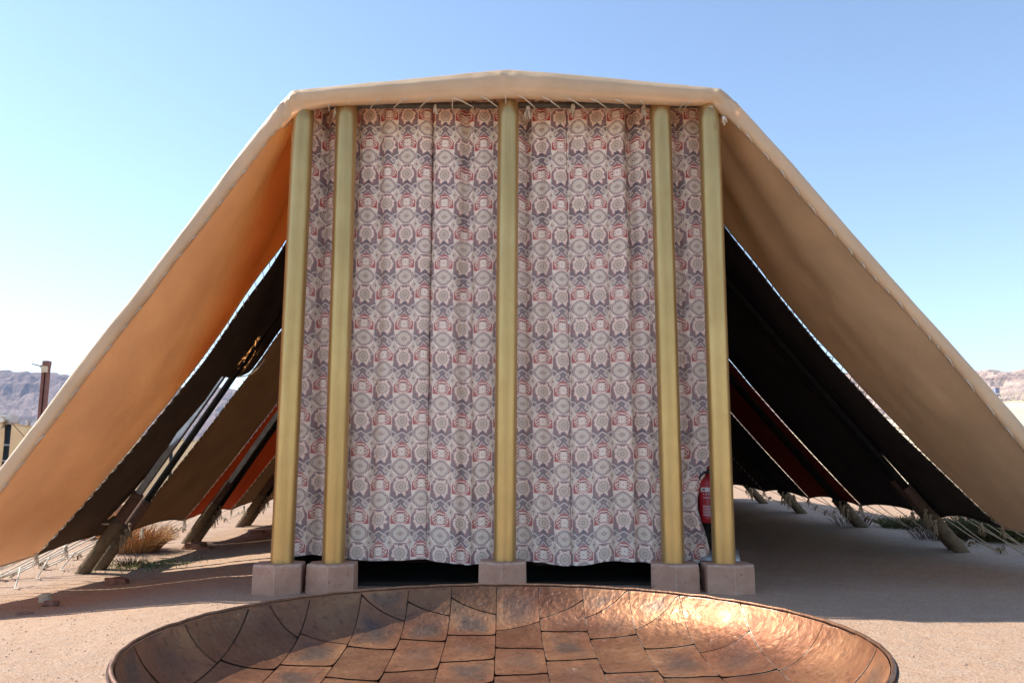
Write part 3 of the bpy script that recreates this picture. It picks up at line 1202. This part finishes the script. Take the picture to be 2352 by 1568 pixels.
# ------------------------------------------------------------------ pillars
PIL = [  # bottom centre, top centre (pixels), depth, facing of the block's corner, label
    (648, 1291, 697, 252, 8.95, 20, (641, 629), 'gold pillar outermost beside the orange lit canvas slope'),
    (766, 1291, 797, 239, 9.02, 8, (763, 751), 'gold pillar second from the orange canvas, narrow strip of curtain beside it'),
    (1159, 1286, 1168, 239, 9.02, 30, (1155, 1152), 'gold pillar standing alone in front of the curtain middle'),
    (1546, 1291, 1516, 237, 9.02, 30, (1550, 1553), 'gold pillar between the curtain and the pillar hiding the red extinguisher'),
    (1663, 1292, 1628, 246, 8.95, 12, (1671, 1689), 'gold pillar half hiding the red fire extinguisher'),
]
for i, (ub, vb, ut, vt, Y, ang, (cu_, eu_), lab) in enumerate(PIL):
    pb, ptp = W(ub, vb, Y), W(ut, vt, Y)
    root = thing('tent_pillar', lab, 'pillar', (pb.x, Y, 0), 'gold pillars across the tent front')
    zb = pb.z
    s = MB()
    n = 40
    pts = [Vector((pb.x, Y, zb - .03)).lerp(Vector((ptp.x, Y, ptp.z)), q / 30) for q in range(31)]
    vs, fs = [], []
    for q, p in enumerate(pts):
        for k in range(n):
            a = 2 * math.pi * k / n
            rr = .1215 + .0006 * nz(q * .3, k * .2, i)
            vs.append(p + Vector((rr * math.cos(a), rr * math.sin(a), 0)))
    for q in range(30):
        for k in range(n):
            k2 = (k + 1) % n
            fs.append((q * n + k, q * n + k2, (q + 1) * n + k2, (q + 1) * n + k))
    m = len(vs)
    # top: small bevel and cap
    for k in range(n):
        a = 2 * math.pi * k / n
        vs.append(pts[-1] + Vector((.114 * math.cos(a), .114 * math.sin(a), .006)))
    for k in range(n):
        k2 = (k + 1) % n
        fs.append((30 * n + k, 30 * n + k2, m + k2, m + k))
    fs.append(tuple(m + k for k in range(n)))
    s.add(vs, fs)
    s.build('shaft', M['gold'], root)
    # hexagonal block: slightly chipped, uneven sides
    bm = MB()
    cx = W(cu_, 1330, Y).x
    rad = .288
    ev = W(eu_, 1330, Y - .28).x
    a0 = math.asin(max(-.9, min(.9, (ev - cx) / rad)))           # azimuth of the near corner
    base_a = -math.pi / 2 + a0
    zg = -.03
    rows = [(zg, 1.0), (zg + .05, 1.0), (.10, 1.0), (.19, .998), (.27, .995), (zb - .035, .99), (zb - .010, .982), (zb, .955)]
    QS = (0, .03, .10, .2, .3, .4, .5, .6, .7, .8, .9, .97)
    sub = len(QS)
    nn = 6 * sub
    wear = []
    vs, fs = [], []
    for (z, k_) in rows:
        for c in range(6):
            for q in QS:
                A0, A1 = base_a + c * math.pi / 3, base_a + (c + 1) * math.pi / 3
                p = Vector((math.cos(A0), math.sin(A0), 0)).lerp(Vector((math.cos(A1), math.sin(A1), 0)), q) * rad * k_
                wear.append(1.0 if q == 0 or z > zb - .02 and z < zb - .005 else 0.0)
                if q == 0:
                    p *= .992
                w_ = 1 + .010 * nz(p.x * 7 + i * 9, p.y * 7, z * 7) + .006 * nz(p.x * 25 + i, p.y * 25, z * 25)
                if abs(z - zg) < .06:
                    w_ += .016 * nz(p.x * 11 + i * 5, p.y * 11, 2)
                vs.append((cx + p.x * w_, Y + p.y * w_, z + .006 * nz(p.x * 9, p.y * 9, i) * (1 if z > .2 else 0)))
    for r_ in range(len(rows) - 1):
        for k in range(nn):
            k2 = (k + 1) % nn
            fs.append((r_ * nn + k, r_ * nn + k2, (r_ + 1) * nn + k2, (r_ + 1) * nn + k))
    c0 = len(vs)
    vs.append((cx, Y, zb - .002))
    for k in range(nn):
        fs.append(((len(rows) - 1) * nn + k, (len(rows) - 1) * nn + (k + 1) % nn, c0))
    bm.add(vs, fs)
    ob = bm.build('base_block', M['block'], root, shade=False)
    at = ob.data.attributes.new('wear', 'FLOAT', 'POINT')
    at.data.foreach_set('value', wear + [0.0] * (len(ob.data.vertices) - len(wear)))

# ------------------------------------------------------------------ curtain
YC = 9.275
curtain = thing('curtain', 'tall red and grey kilim patterned curtain hanging behind the gold pillars', 'curtain', (0, YC, 0))
ztop = W(1160, 246, YC).z + .12
UC0 = W(894, 255, YC).x            # a column of red domes is centred here
DEEP = [(-2.12, .05, .05), (-1.80, .06, .06), (-1.46, .045, .07), (-.86, .022, .02), (-.47, .055, .06), (-.32, .03, .05), (.23, .055, .06), (.44, .02, .05), (.78, .02, .02), (1.02, .03, .08), (1.28, .03, .07), (1.52, .075, .07), (1.86, .05, .05), (2.08, .05, .05)]


def fold(x, z):
    y = .030 * math.sin(x * 15.5 + .5 * z + 1.5 * nz(x * .8, z * .2)) * (.6 + .6 * abs(nz(x * 1.3, 2))) + .02 * nz(x * 2.4, z * .35, 4)
    q = z / ztop
    for i, (cx, am, w) in enumerate(DEEP):
        c = cx + .05 * nz(z * .5, i) + .03 * (1 - q) * math.sin(i * 2.3)
        y += 2.3 * am * (.55 + .45 * q) * math.exp(-((x - c) / (w * .85)) ** 2)
    y += .03 * (1 - q) * math.sin(x * 5.5 + 1)
    return y


def bottom_z(x):
    return .275 + .022 * math.sin(x * 5.5 + .6) + .018 * nz(x * 4, 7) + .05 * smooth(-.75, -1.9, x) - .015 * smooth(-.3, .3, x)


seamL, seamR = W(990, 500, YC).x, W(1304, 500, YC).x
xL, xR = W(716, 300, YC).x - .12, W(1604, 300, YC).x + .05


def curtain_panel(x0, x1, last=False):
    m = MB()
    nu, nv = int((x1 - x0) * 62), 150

    def fn(u, v):
        x = lerp(x0, x1, u)
        zb_ = bottom_z(x)
        z = lerp(ztop + .03 * 0, zb_, v)
        y = YC + fold(x, z)
        e = min(u * (x1 - x0), (1 - u) * (x1 - x0))
        y += .035 * math.exp(-(e / .02) ** 2)
        if last:
            pull = .18 * math.exp(-((z - .90) / .36) ** 2) + .05 * smooth(1.8, .5, z)
            k = smooth(1.42, 2.3, x)
            x -= pull * k
            y += .10 * k * math.exp(-((z - .55) / .5) ** 2) * math.sin(x * 14)
        return (x, y, z)
    m.grid(fn, nu, nv, uvfn=lambda u, v: (lerp(x0, x1, u) - UC0 + .1145 + (.0 if x0 < -1 else (.012 if x0 < .2 else .03)),
                                         lerp(-.12, ztop - .39, v) + .002 + (.0 if x0 < -1 else (-.012 if x0 < .2 else .01))))
    return m.build('curtain_panel', M['curtain'], curtain)


curtain_panel(xL, seamL - .002)
curtain_panel(seamL + .002, seamR - .002)
curtain_panel(seamR + .002, xR, True)

# ------------------------------------------------------------------ fire extinguisher
red = NT('red_enamel')
M['ext'] = red.done(red.pbsdf((.36, .012, .02), .32, 0, None, .5))
M['white'] = simple('white_print', (.62, .6, .64), .5, 0, .05)
M['plastic'] = simple('black_plastic', (.02, .02, .022), .5, 0, .1)
pe = W(1632, 1200, 9.32)
ex = thing('fire_extinguisher', 'red fire extinguisher half hidden behind a gold pillar', 'extinguisher', (pe.x, 9.32, pe.z))
cz, r_ = pe.z, .128
ztp = W(1632, 1098, 9.32).z
b = MB()
b.lathe([(0.001, cz + .01), (r_ * .85, cz), (r_, cz + .02), (r_, cz + .05), (r_ * 1.015, cz + .055), (r_, cz + .06), (r_, ztp - .05), (r_ * .88, ztp - .015), (r_ * .5, ztp + .015), (r_ * .3, ztp + .02), (r_ * .28, ztp + .05), (.001, ztp + .05)], (pe.x, 9.32), 40)
b.build('body', M['ext'], ex)


def arc_label(z0, z1, a0, a1, off, mat, name):
    m = MB()
    m.grid(lambda u, v: (pe.x + (r_ + off) * math.sin(lerp(a0, a1, u)), 9.32 - (r_ + off) * math.cos(lerp(a0, a1, u)), lerp(z0, z1, v)), 12, 1)
    return m.build(name, mat, ex)


za = W(1612, 1120, 9.2).z
arc_label(za - .040, za + .005, -1.05, .02, .0012, M['white'], 'label_band')
arc_label(za - .028, za - .008, -.85, -.62, .0024, M['plastic'], 'label_mark')
tz = za - .075


def glyphs(text, z, h, x0, mat, name):
    """strokes of the printed letters, laid on the curved body"""
    S = {'I': [((.5, 0), (.5, 1))], 'Z': [((0, 1), (1, 1)), ((1, 1), (0, 0)), ((0, 0), (1, 0))], 'X': [((0, 0), (1, 1)), ((0, 1), (1, 0))],
         'O': [((0, 0), (0, 1)), ((0, 1), (1, 1)), ((1, 1), (1, 0)), ((1, 0), (0, 0))], '.': [((.4, .02), (.6, .02))]}
    m = MB()
    a = x0
    for ch in text:
        w = .10 if ch != '.' else .035
        for (p, q) in S[ch]:
            pts = []
            for s_ in (0, .5, 1):
                an = a + lerp(p[0], q[0], s_) * w
                pts.append((pe.x + (r_ + .002) * math.sin(an), 9.32 - (r_ + .002) * math.cos(an), z + lerp(p[1], q[1], s_) * h))
            m.tube(pts, .0028, 4)
        a += w + .045
    return m.build(name, mat, ex)


glyphs('I.Z.O.X', tz, .022, -.80, M['white'], 'lettering')
for q in range(7):
    arc_label(za - .20 - q * .017, za - .194 - q * .017, -.88 + .02 * (q % 3), -.14 - .05 * (q % 2), .0014, M['white'], 'small_print')
arc_label(za - .110, za - .103, -.80, -.18, .0014, M['white'], 'small_print')
v_ = MB()
v_.tube([(pe.x, 9.32, ztp + .03), (pe.x, 9.32, ztp + .10)], [.03, .022], 12)
v_.tube([(pe.x - .01, 9.30, ztp + .07), (pe.x - .07, 9.24, ztp + .065)], .014, 8)
v_.build('valve', M['plastic'], ex)
h_ = MB()
h_.tube([(pe.x - .06, 9.30, ztp + .10), (pe.x + .02, 9.30, ztp + .13), (pe.x + .13, 9.30, ztp + .19)], [.016, .018, .013], 8, flat=.5)
h_.tube([(pe.x - .03, 9.30, ztp + .075), (pe.x + .05, 9.30, ztp + .085), (pe.x + .12, 9.30, ztp + .06)], [.014, .014, .011], 8, flat=.5)
h_.build('handle', M['ext'], ex)
ho = MB()
ho.tube([(pe.x - .07, 9.24, ztp + .065), (pe.x - .12, 9.25, ztp + .02), (pe.x - .15, 9.30, ztp - .2), (pe.x - .145, 9.33, ztp - .42)], .012, 8)
ho.build('hose', M['plastic'], ex)
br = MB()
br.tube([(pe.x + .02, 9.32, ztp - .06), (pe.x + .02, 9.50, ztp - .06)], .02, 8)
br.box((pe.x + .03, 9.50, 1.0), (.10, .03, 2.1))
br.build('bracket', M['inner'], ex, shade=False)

# grey metal sheet lying behind the outer pillar's foot
ms_ = MB()
q0, q1, q2, q3 = W(1606, 1286, 9.16), W(1700, 1288, 9.16), W(1696, 1262, 9.36), W(1624, 1262, 9.36)
ms_.grid(lambda u, v: q0.lerp(q1, u).lerp(q3.lerp(q2, u), v) + Vector((0, 0, -.0)), 3, 2)
tag(ms_.build('metal_sheet', M['steel'], None, solid=.006), 'grey metal sheet propped behind the pillar beside the extinguisher', 'sheet')

# ------------------------------------------------------------------ copper basin
BC = Vector((W(1158, 1345, 4.98).x + .0, 3.51, 0))
BR, ZR, DEP = 1.448, .61, .27
basin = thing('copper_basin', 'wide hammered copper basin of overlapping plates in front of the tent', 'basin', (BC.x, BC.y, 0))


def bowl(x, y):
    q = min(1.0, math.sqrt(x * x + y * y) / BR)
    return ZR - DEP * (1 - (.2 * q ** 2 + .8 * q ** 14))


sh = MB()
prof = []
for i in range(41):
    q = 1 - (1 - i / 40) ** 1.5
    prof.append((max(.001, BR * q), ZR - DEP * (1 - (.2 * q ** 2 + .8 * q ** 14)) - .022))
out = [(BR + .022, ZR - .01)] + [(BR * q + .02, ZR - DEP * (1 - (.2 * q ** 2 + .8 * q ** 14)) - .06) for q in (.98, .94, .88, .7, .5, .3)] + [(.001, ZR - DEP - .05)]
sh.lathe(prof + out, (BC.x, BC.y), 128)
sh.build('shell', M['shell'], basin)
rm = MB()
nr = 220
pts = []
vs, fs = [], []
for k in range(nr):
    a = 2 * math.pi * k / nr
    w = 1 + .0018 * nz(k * .35) + .0012 * nz(k * 1.3, 4)
    cz_ = ZR + .004 * nz(k * .4, 9)
    for j in range(8):
        b_ = 2 * math.pi * j / 8
        rr = BR * w + .006 + .008 * math.cos(b_)
        vs.append((BC.x + rr * math.cos(a), BC.y + rr * math.sin(a), cz_ + .008 * math.sin(b_)))
for k in range(nr):
    k2 = (k + 1) % nr
    for j in range(8):
        j2 = (j + 1) % 8
        fs.append((k * 8 + j, k2 * 8 + j, k2 * 8 + j2, k * 8 + j2))
rm.add(vs, fs)
rm.build('rim', M['copper_rim'], basin)
pd = MB()
pd.lathe([(.55, 0.0), (.55, .05), (.42, .09), (.36, .14), (.45, .20), (.5, .24)], (BC.x, BC.y), 64)
pd.build('pedestal', M['shell'], basin)

rnd = random.Random(11)
xs = [-1.475, -1.26, -1.03, -.79, -.545, -.305, -.045, .20, .45, .70, .95, 1.2, 1.475]
NP = 16
for ci in range(len(xs) - 1):
    xa, xb = xs[ci], xs[ci + 1]
    xm = (xa + xb) / 2
    known = {5: [.66, 1.13], 6: [.42, .90, 1.24], 7: [.67, 1.16], 8: [.42, 1.03], 9: [.30, .80], 4: [.47, 1.02], 3: [.30, .84]}.get(ci)
    cuts = [(known[0] if known else rnd.uniform(.1, .5))]
    while cuts[0] > -1.5:
        cuts.insert(0, cuts[0] - rnd.uniform(.38, .54))
    if known:
        cuts += known[1:]
    while cuts[-1] < 1.5:
        cuts.append(cuts[-1] + rnd.uniform(.36, .5))
    far_ = math.sqrt(max(.01, BR ** 2 - (0 if xa < 0 < xb else min(abs(xa), abs(xb))) ** 2))
    lip = math.sqrt(max(.01, (BR * .955) ** 2 - xm ** 2)) if abs(xm) < 1.1 else 9
    cuts = [q for q in cuts if abs(q) < far_ - .20]
    if lip < 2 and ci % 4 != 2:
        cuts.append(lip + rnd.uniform(-.03, .01))
    cuts = [-1.5] + cuts + [1.5]
    for ya, yb in zip(cuts, cuts[1:]):
        cor = min(math.hypot(px_, py_) for px_ in (xa, xb, max(xa, min(xb, 0))) for py_ in (ya, yb, max(ya, min(yb, 0))))
        m = MB()
        sgn = 1 if xm < 0 else -1
        RL = BR * .996

        def fn(u, v):
            a_, b_ = 2 * u - 1, 2 * v - 1
            k_ = 1 - (.008 if ya > 0 and math.hypot(xm, ya) > BR * .84 else (.05 if b_ < 0 and a_ * sgn > 0 else .015)) * abs(a_ * b_) ** 6
            x = lerp(xa + .0012, xb - .0012, (a_ * k_ + 1) / 2)
            xw = max(-RL * .9999, min(RL * .9999, x))
            lim = math.sqrt(RL * RL - xw * xw)
            y0_ = max(-lim, min(lim, ya + .0022 + .07 * nz(ya * 7.3, ci * 3.1, 6) * a_))
            y1_ = max(-lim, min(lim, yb - .001 + .07 * nz(yb * 7.3, ci * 3.1, 6) * a_))
            yy = lerp(y0_, y1_, (b_ * k_ + 1) / 2)
            xx = xw * (1 + .05 * (yy / BR) * max(0, 1 - (xw * xw + yy * yy) / RL ** 2))
            z = bowl(xx, yy) + .004 + (.0040 if ya < 0 or math.hypot(xm, ya) < BR * .84 else .001) * (1 - v) ** 3 + (.002 * u ** 3 if sgn > 0 else 0)
            z += .002 * nz(xx * 14, yy * 14, 2)
            return (BC.x + xx, BC.y + yy, z)
        m.grid(fn, 14, 22, uvfn=lambda u, v: (u, v))
        m.build('plate', M['copper_limed' if xm > .3 else 'copper'], basin)

# ------------------------------------------------------------------ court fence on both sides
M['post'] = simple('dark_green_fence_post', (.03, .04, .035), .6, .1, .2, 9)
M['silver'] = simple('silver_cap', (.62, .60, .56), .4, .5, .1, 9)


def fence_post(x, Y, ztop_, lab, group):
    g0 = gz(x, Y)
    root = thing('fence_post', lab, 'post', (x, Y, g0), group)
    m = MB()
    m.tube([(x, Y, g0 - .05), (x, Y, ztop_ - .16)], .085, 14)
    m.build('shaft', M['post'], root)
    c = MB()
    c.box((x, Y, ztop_ - .08), (.30, .30, .17))
    c.box((x, Y, ztop_ - .18), (.22, .22, .05))
    c.build('capital', M['silver'], root, shade=False)
    for z in (ztop_ - .68, ztop_ - 1.04, g0 + .5):
        bnd = MB()
        bnd.tube([(x, Y, z - .02), (x, Y, z + .02)], .091, 14)
        bnd.build('band', M['silver'], root)


left_labels = ['dark green fence post with silver cap at the picture edge beyond the orange canvas', 'dark fence post glimpsed through the torn tent panel']
fx = -11.5
for i, Y in enumerate((19.15, 28.6)):
    fence_post(fx, Y, 2.53 + .02 * i, left_labels[i], 'court fence posts')


def fence_cloth(x, y0, y1, z0f, z1f, lab, side):
    root = thing('court_fence', lab, 'fence', (x, (y0 + y1) / 2, 0))
    m = MB()
    n = int((y1 - y0) / .12)

    def top(Y):
        s_ = (Y - 19.15) / 2.4
        return z1f(Y) - .05 * abs(math.sin(math.pi * s_))
    m.grid(lambda u, v: (x + .03 * math.sin(lerp(y0, y1, u) * 6) * (1 - v) + .02 * nz(lerp(y0, y1, u) * 2, v * 3), lerp(y0, y1, u), lerp(z0f(lerp(y0, y1, u)), top(lerp(y0, y1, u)), v)), n, 12)
    m.build('fabric_wall', M['linen'], root, solid=.004)
    r_b = MB()
    r_b.tube([(x, lerp(y0, y1, i / n), top(lerp(y0, y1, i / n)) + .01) for i in range(n + 1)], .018, 6)
    r_b.build('top_hem', M['linen'], root)
    w_ = MB()
    w_.tube([(x, y0, z1f(y0) + .12), (x, y1, z1f(y1) + .12)], .008, 5)
    w_.build('top_cable', M['rope'], root)
    Y = y0 + .2
    while Y < y1:
        if side < 0 and 17 < Y < 33 or side > 0 and 17 < Y < 24:
            k = MB()
            z = top(Y)
            k.tube([(x + .05, Y - .03, z + .02), (x + .06, Y + .02, z + .07), (x + .05, Y + .06, z + .03), (x + .05, Y, z + .10), (x, Y, z + .12)], [.015, .035, .03, .02, .01], 7)
            k.build('rope_knot', M['linen'], root)
        Y += .48
    return root


fence_cloth(fx, 12.0, 42, lambda Y: gz(fx, Y) + .05, lambda Y: 2.36, 'long peach lit linen fence wall beyond the orange canvas slope', -1)
zR = W(2340, 919, 21.0)
frx = zR.x
fence_cloth(frx, 12.0, 42, lambda Y: gz(frx, Y) + .05, lambda Y: zR.z, 'bright white linen fence wall beyond the brown canvas slope', 1)
# guy wire of the near post
gw = MB()
gw.tube([(fx + .08, 19.1, 2.4), (fx + .9, 20.4, .9)], .010, 5)
gw.tube([(fx + .08, 19.1, 2.35), (fx - .25, 18.4, 1.9)], .012, 5)
tag(gw.build('guy_wire', M['rope_old']), 'thin wire slanting down from the silver capped fence post', 'wire')

# brown lamp post far on the left
LP = W(98, 960, 30)
lpt = W(106, 829, 30)
lamp = thing('lamp_post', 'tall brown steel lamp post rising behind the tent slope against the mountain', 'lamp post', (LP.x, 30, gz(LP.x, 30)))
M['corten'] = simple('brown_painted_steel', (.20, .09, .07), .6, .2, .2, 3)
m = MB()
xb_, zt_ = lerp(LP.x, lpt.x, .6), lpt.z
m.box((xb_ - .055, 30, zt_ / 2), (.10, .20, zt_))
m.box((xb_ + .075, 30.02, zt_ / 2), (.06, .20, zt_))
m.box((xb_ + .02, 30.06, zt_ / 2 - .1), (.09, .05, zt_ - .4))
m.box((xb_ + .015, 30.0, zt_ - .10), (.22, .22, .20))
m.build('post', M['corten'], lamp, shade=False)
m = MB()
m.box((xb_ + .03, 29.84, zt_ - .32), (.18, .12, .22))
m.build('junction_box', M['linen'], lamp, shade=False)
m = MB()
m.tube([(xb_ - .05, 29.9, zt_ - .16), (xb_ - .22, 29.9, zt_ - .16)], .02, 6)
m.tube([(xb_ - .05, 29.9, zt_ - .38), (xb_ - .20, 29.9, zt_ - .18)], .014, 6)
m.build('bracket', M['steel'], lamp)
m = MB()
m.box((xb_ - .28, 29.9, zt_ - .16), (.26, .30, .05), Matrix.Rotation(R(12), 3, 'Y'))
m.build('floodlight', M['steel'], lamp, shade=False)

# pipe railing beyond the white fence
rp0 = W(2298, 907, 46)
rail_o = thing('railing', 'pale pipe railing above the white fence wall', 'railing', (rp0.x, 46, gz(20, 46)))
zr_ = W(2330, 905, 46).z
for k in range(9):
    xk = rp0.x + .75 * k
    m = MB()
    m.tube([(xk, 46 - .05 * k, gz(xk, 46) - .1), (xk, 46 - .05 * k, zr_)], .035, 6)
    m.build('rail_post', M['linen'], rail_o)
for dz in (.02, -.55):
    m = MB()
    m.tube([(rp0.x - 1.5, 46.1, zr_ + dz), (rp0.x + 7, 45.6, zr_ + dz)], .025, 6)
    m.build('rail', M['linen'], rail_o)
bb = W(2288, 893, 160)
M['blue'] = simple('faded_blue_paint', (.24, .27, .38), .6)
hut = thing('blue_hut', 'small blue hut on the far slope under the cliff', 'hut', (bb.x, 160, bb.z - 2.5))
m = MB()
m.box((bb.x, 160, bb.z - .6), (.8, .8, 1.6))
m.build('wall', M['blue'], hut, shade=False)
m = MB()
m.box((bb.x, 160, bb.z + .24), (.9, .9, .08))
m.build('roof', M['linen'], hut, shade=False)


# ------------------------------------------------------------------ rocks, brush, pebbles
def rock(u, v, Y, s, lab, sq=(1, .8, .6), seed=0, mat='stone'):
    p = W(u, v, Y)
    x, z = p.x, gz(p.x, Y)
    m = MB()
    vs, fs = [], []
    nu, nv = 12, 8
    for j in range(nv + 1):
        ph = math.pi * j / nv
        for i in range(nu):
            th = 2 * math.pi * i / nu
            d = Vector((math.sin(ph) * math.cos(th), math.sin(ph) * math.sin(th), math.cos(ph)))
            k = 1 + .35 * nz(d.x * 1.7 + seed, d.y * 1.7, d.z * 1.7) + .12 * nz(d.x * 5, d.y * 5 + seed, d.z * 5)
            e = Vector((math.copysign(abs(d.x) ** .7, d.x), math.copysign(abs(d.y) ** .7, d.y), math.copysign(abs(d.z) ** .6, d.z)))
            vs.append((x + e.x * k * s * sq[0], Y + e.y * k * s * sq[1], z + s * sq[2] * .55 + e.z * k * s * sq[2]))
    for j in range(nv):
        for i in range(nu):
            i2 = (i + 1) % nu
            fs.append((j * nu + i, (j + 1) * nu + i, (j + 1) * nu + i2, j * nu + i2))
    m.add(vs, fs)
    return tag(m.build('rock', M[mat], shade=False), lab, 'rock', 'loose rocks along the tent foot')


rock(268, 1306, 11.25, .115, 'flat red rock just in front of the paired burlap sleeved pole feet', (1.35, .8, .5), 1)
rock(120, 1340, 9.75, .075, 'dark red rock on the sunlit gravel near the front rope pegs', (1.25, .8, .55), 2)
rock(448, 1245, 15.0, .16, 'broad red rock at the foot of the middle frayed pole', (1.5, .8, .45), 3)
rock(472, 1249, 14.8, .085, 'small red rock beside the broad red rock', (1.2, .8, .5), 4)
rock(592, 1210, 17.2, .11, 'small brown rock below the farthest sleeved pole on the sunny side', (1.3, .8, .4), 5)
rock(108, 1322, 10.1, .075, 'pale squat rock among the white rope knots', (1.0, .8, .8), 6, 'linen')
rock(62, 1370, 9.0, .05, 'thin dark red stone chip near the shadow edge', (1.7, .8, .35), 7)


def brush(name, u, v, Y, w, h, n, mat, lab, cat, seed, curve=.6, r=.004):
    rn = random.Random(seed)
    p = W(u, v, Y)
    c = Vector((p.x, Y, gz(p.x, Y)))
    m = MB()
    for k in range(n):
        a = rn.uniform(0, 6.283)
        q = rn.uniform(0, 1) ** .6
        b_ = c + Vector((math.cos(a) * q * w * .35, math.sin(a) * q * w * .35, 0))
        L = h * rn.uniform(.5, 1.1)
        d = Vector((math.cos(a) * q * curve + rn.uniform(-.35, .35), math.sin(a) * q * curve + rn.uniform(-.35, .35), 1)).normalized()
        e = b_ + d * L
        mid = b_ + d * L * .5 + Vector((rn.uniform(-.06, .06), rn.uniform(-.06, .06), .04)) * h
        e += Vector((rn.uniform(-.2, .2), rn.uniform(-.2, .2), -.1)) * h
        m.tube([b_, mid, e], [r, r * .8, r * .4], 3, caps=False)
    return tag(m.build(name, M[mat], shade=False), lab, cat)


M['straw'] = simple('dry_straw', (.50, .26, .10), .9, 0, .35, 20)
M['twig'] = simple('dry_twig', (.075, .045, .032), .9, 0, .3, 20)
M['green'] = simple('green_blades', (.17, .20, .07), .8, 0, .4, 14)
M['olive'] = simple('olive_leaves', (.09, .095, .03), .8, 0, .4, 14)
brush('dry_bush', 312, 1272, 14.6, 1.0, .55, 900, 'straw', 'golden dry bush behind the white ropes under the dark panels', 'bush', 1, 1.0, .007)
brush('dry_bush', 240, 1195, 16.8, 1.5, .7, 500, 'straw', 'ragged straw coloured bush seen through the foot of the torn panel', 'bush', 5, 1.0, .008)
brush('twig_bush', 298, 1283, 13.0, .5, .22, 90, 'twig', 'small bare twiggy bush at the edge of the green grass', 'bush', 2, 1.3)
brush('twig_bush', 2160, 1212, 13.6, 1.2, .55, 150, 'twig', 'tangled bare twigs around the nearest shaded sleeved pole', 'bush', 3, .9, .004)
brush('twig_bush', 1960, 1196, 16.0, 1.1, .4, 110, 'twig', 'thin bare twigs between ropes beyond the shaded poles', 'bush', 8, .9, .004)
brush('green_bush', 2290, 1238, 13.6, 1.5, .55, 1300, 'olive', 'low olive green bush behind the ropes under the brown canvas', 'bush', 4, 1.2, .009)
brush('green_bush', 2085, 1205, 15.4, 1.2, .28, 500, 'olive', 'small olive tuft between the shaded poles', 'bush', 6, 1.2, .008)
# green grass: uncountable
gm = MB()
rn = random.Random(3)
for k in range(1300):
    x = rn.gauss(-5.55, .42)
    y = rn.gauss(13.0, .30)
    z = gz(x, y)
    h = rn.uniform(.02, .06)
    a = rn.uniform(0, 6.28)
    dx, dy = math.cos(a) * .006, math.sin(a) * .006
    lx, ly = rn.uniform(-.03, .03), rn.uniform(-.03, .03)
    gm.add([(x - dx, y - dy, z), (x + dx, y + dy, z), (x + lx, y + ly, z + h)], [(0, 1, 2)])
tag(gm.build('grass', M['green'], shade=False), 'thin green grass beside the dry bush', kind='stuff')

# pebbles: uncountable
pm = MB()
rn = random.Random(5)
for k in range(9000):
    if k < 5000:
        x, y = rn.uniform(-9, 9), 4.2 + 7 * rn.random() ** 1.3
    else:
        x, y = rn.choice((-1, 1)) * rn.uniform(3, 10), rn.uniform(8, 22)
    if abs(x) < 2.45 and y > 9.2 or math.hypot(x - BC.x, y - BC.y) < .6:
        continue
    s = rn.uniform(.004, .010) * (2.0 if rn.random() < .03 else 1)
    z = gz(x, y)
    a = rn.uniform(0, 6.28)
    ca, sa = math.cos(a) * s, math.sin(a) * s
    pm.add([(x + ca, y + sa, z), (x - sa, y + ca, z), (x - ca * .9, y - sa, z), (x + sa, y - ca * .8, z), (x + s * .2, y, z + s * rn.uniform(.6, 1.1))],
           [(0, 1, 4), (1, 2, 4), (2, 3, 4), (3, 0, 4)])
M['pebble'] = simple('gravel_pebble', (.30, .20, .15), .95, 0, .35, 40)
tag(pm.build('gravel', M['pebble'], shade=False), 'loose gravel over the sandy ground', kind='stuff')

# ------------------------------------------------------------------ air
hz = MB()
hz.box((0, 1500, 248), (9000, 7000, 510))
hzm = NT('desert_haze')
pv = hzm.n('ShaderNodeVolumePrincipled')
pv.inputs['Color'].default_value = (.52, .68, 1.0, 1)
pv.inputs['Density'].default_value = .00009
pv.inputs['Anisotropy'].default_value = .2
hzm.l(pv.outputs[0], hzm.out.inputs['Volume'])
tag(hz.build('haze', hzm.m, shade=False), 'thin desert haze over the whole valley', kind='stuff')
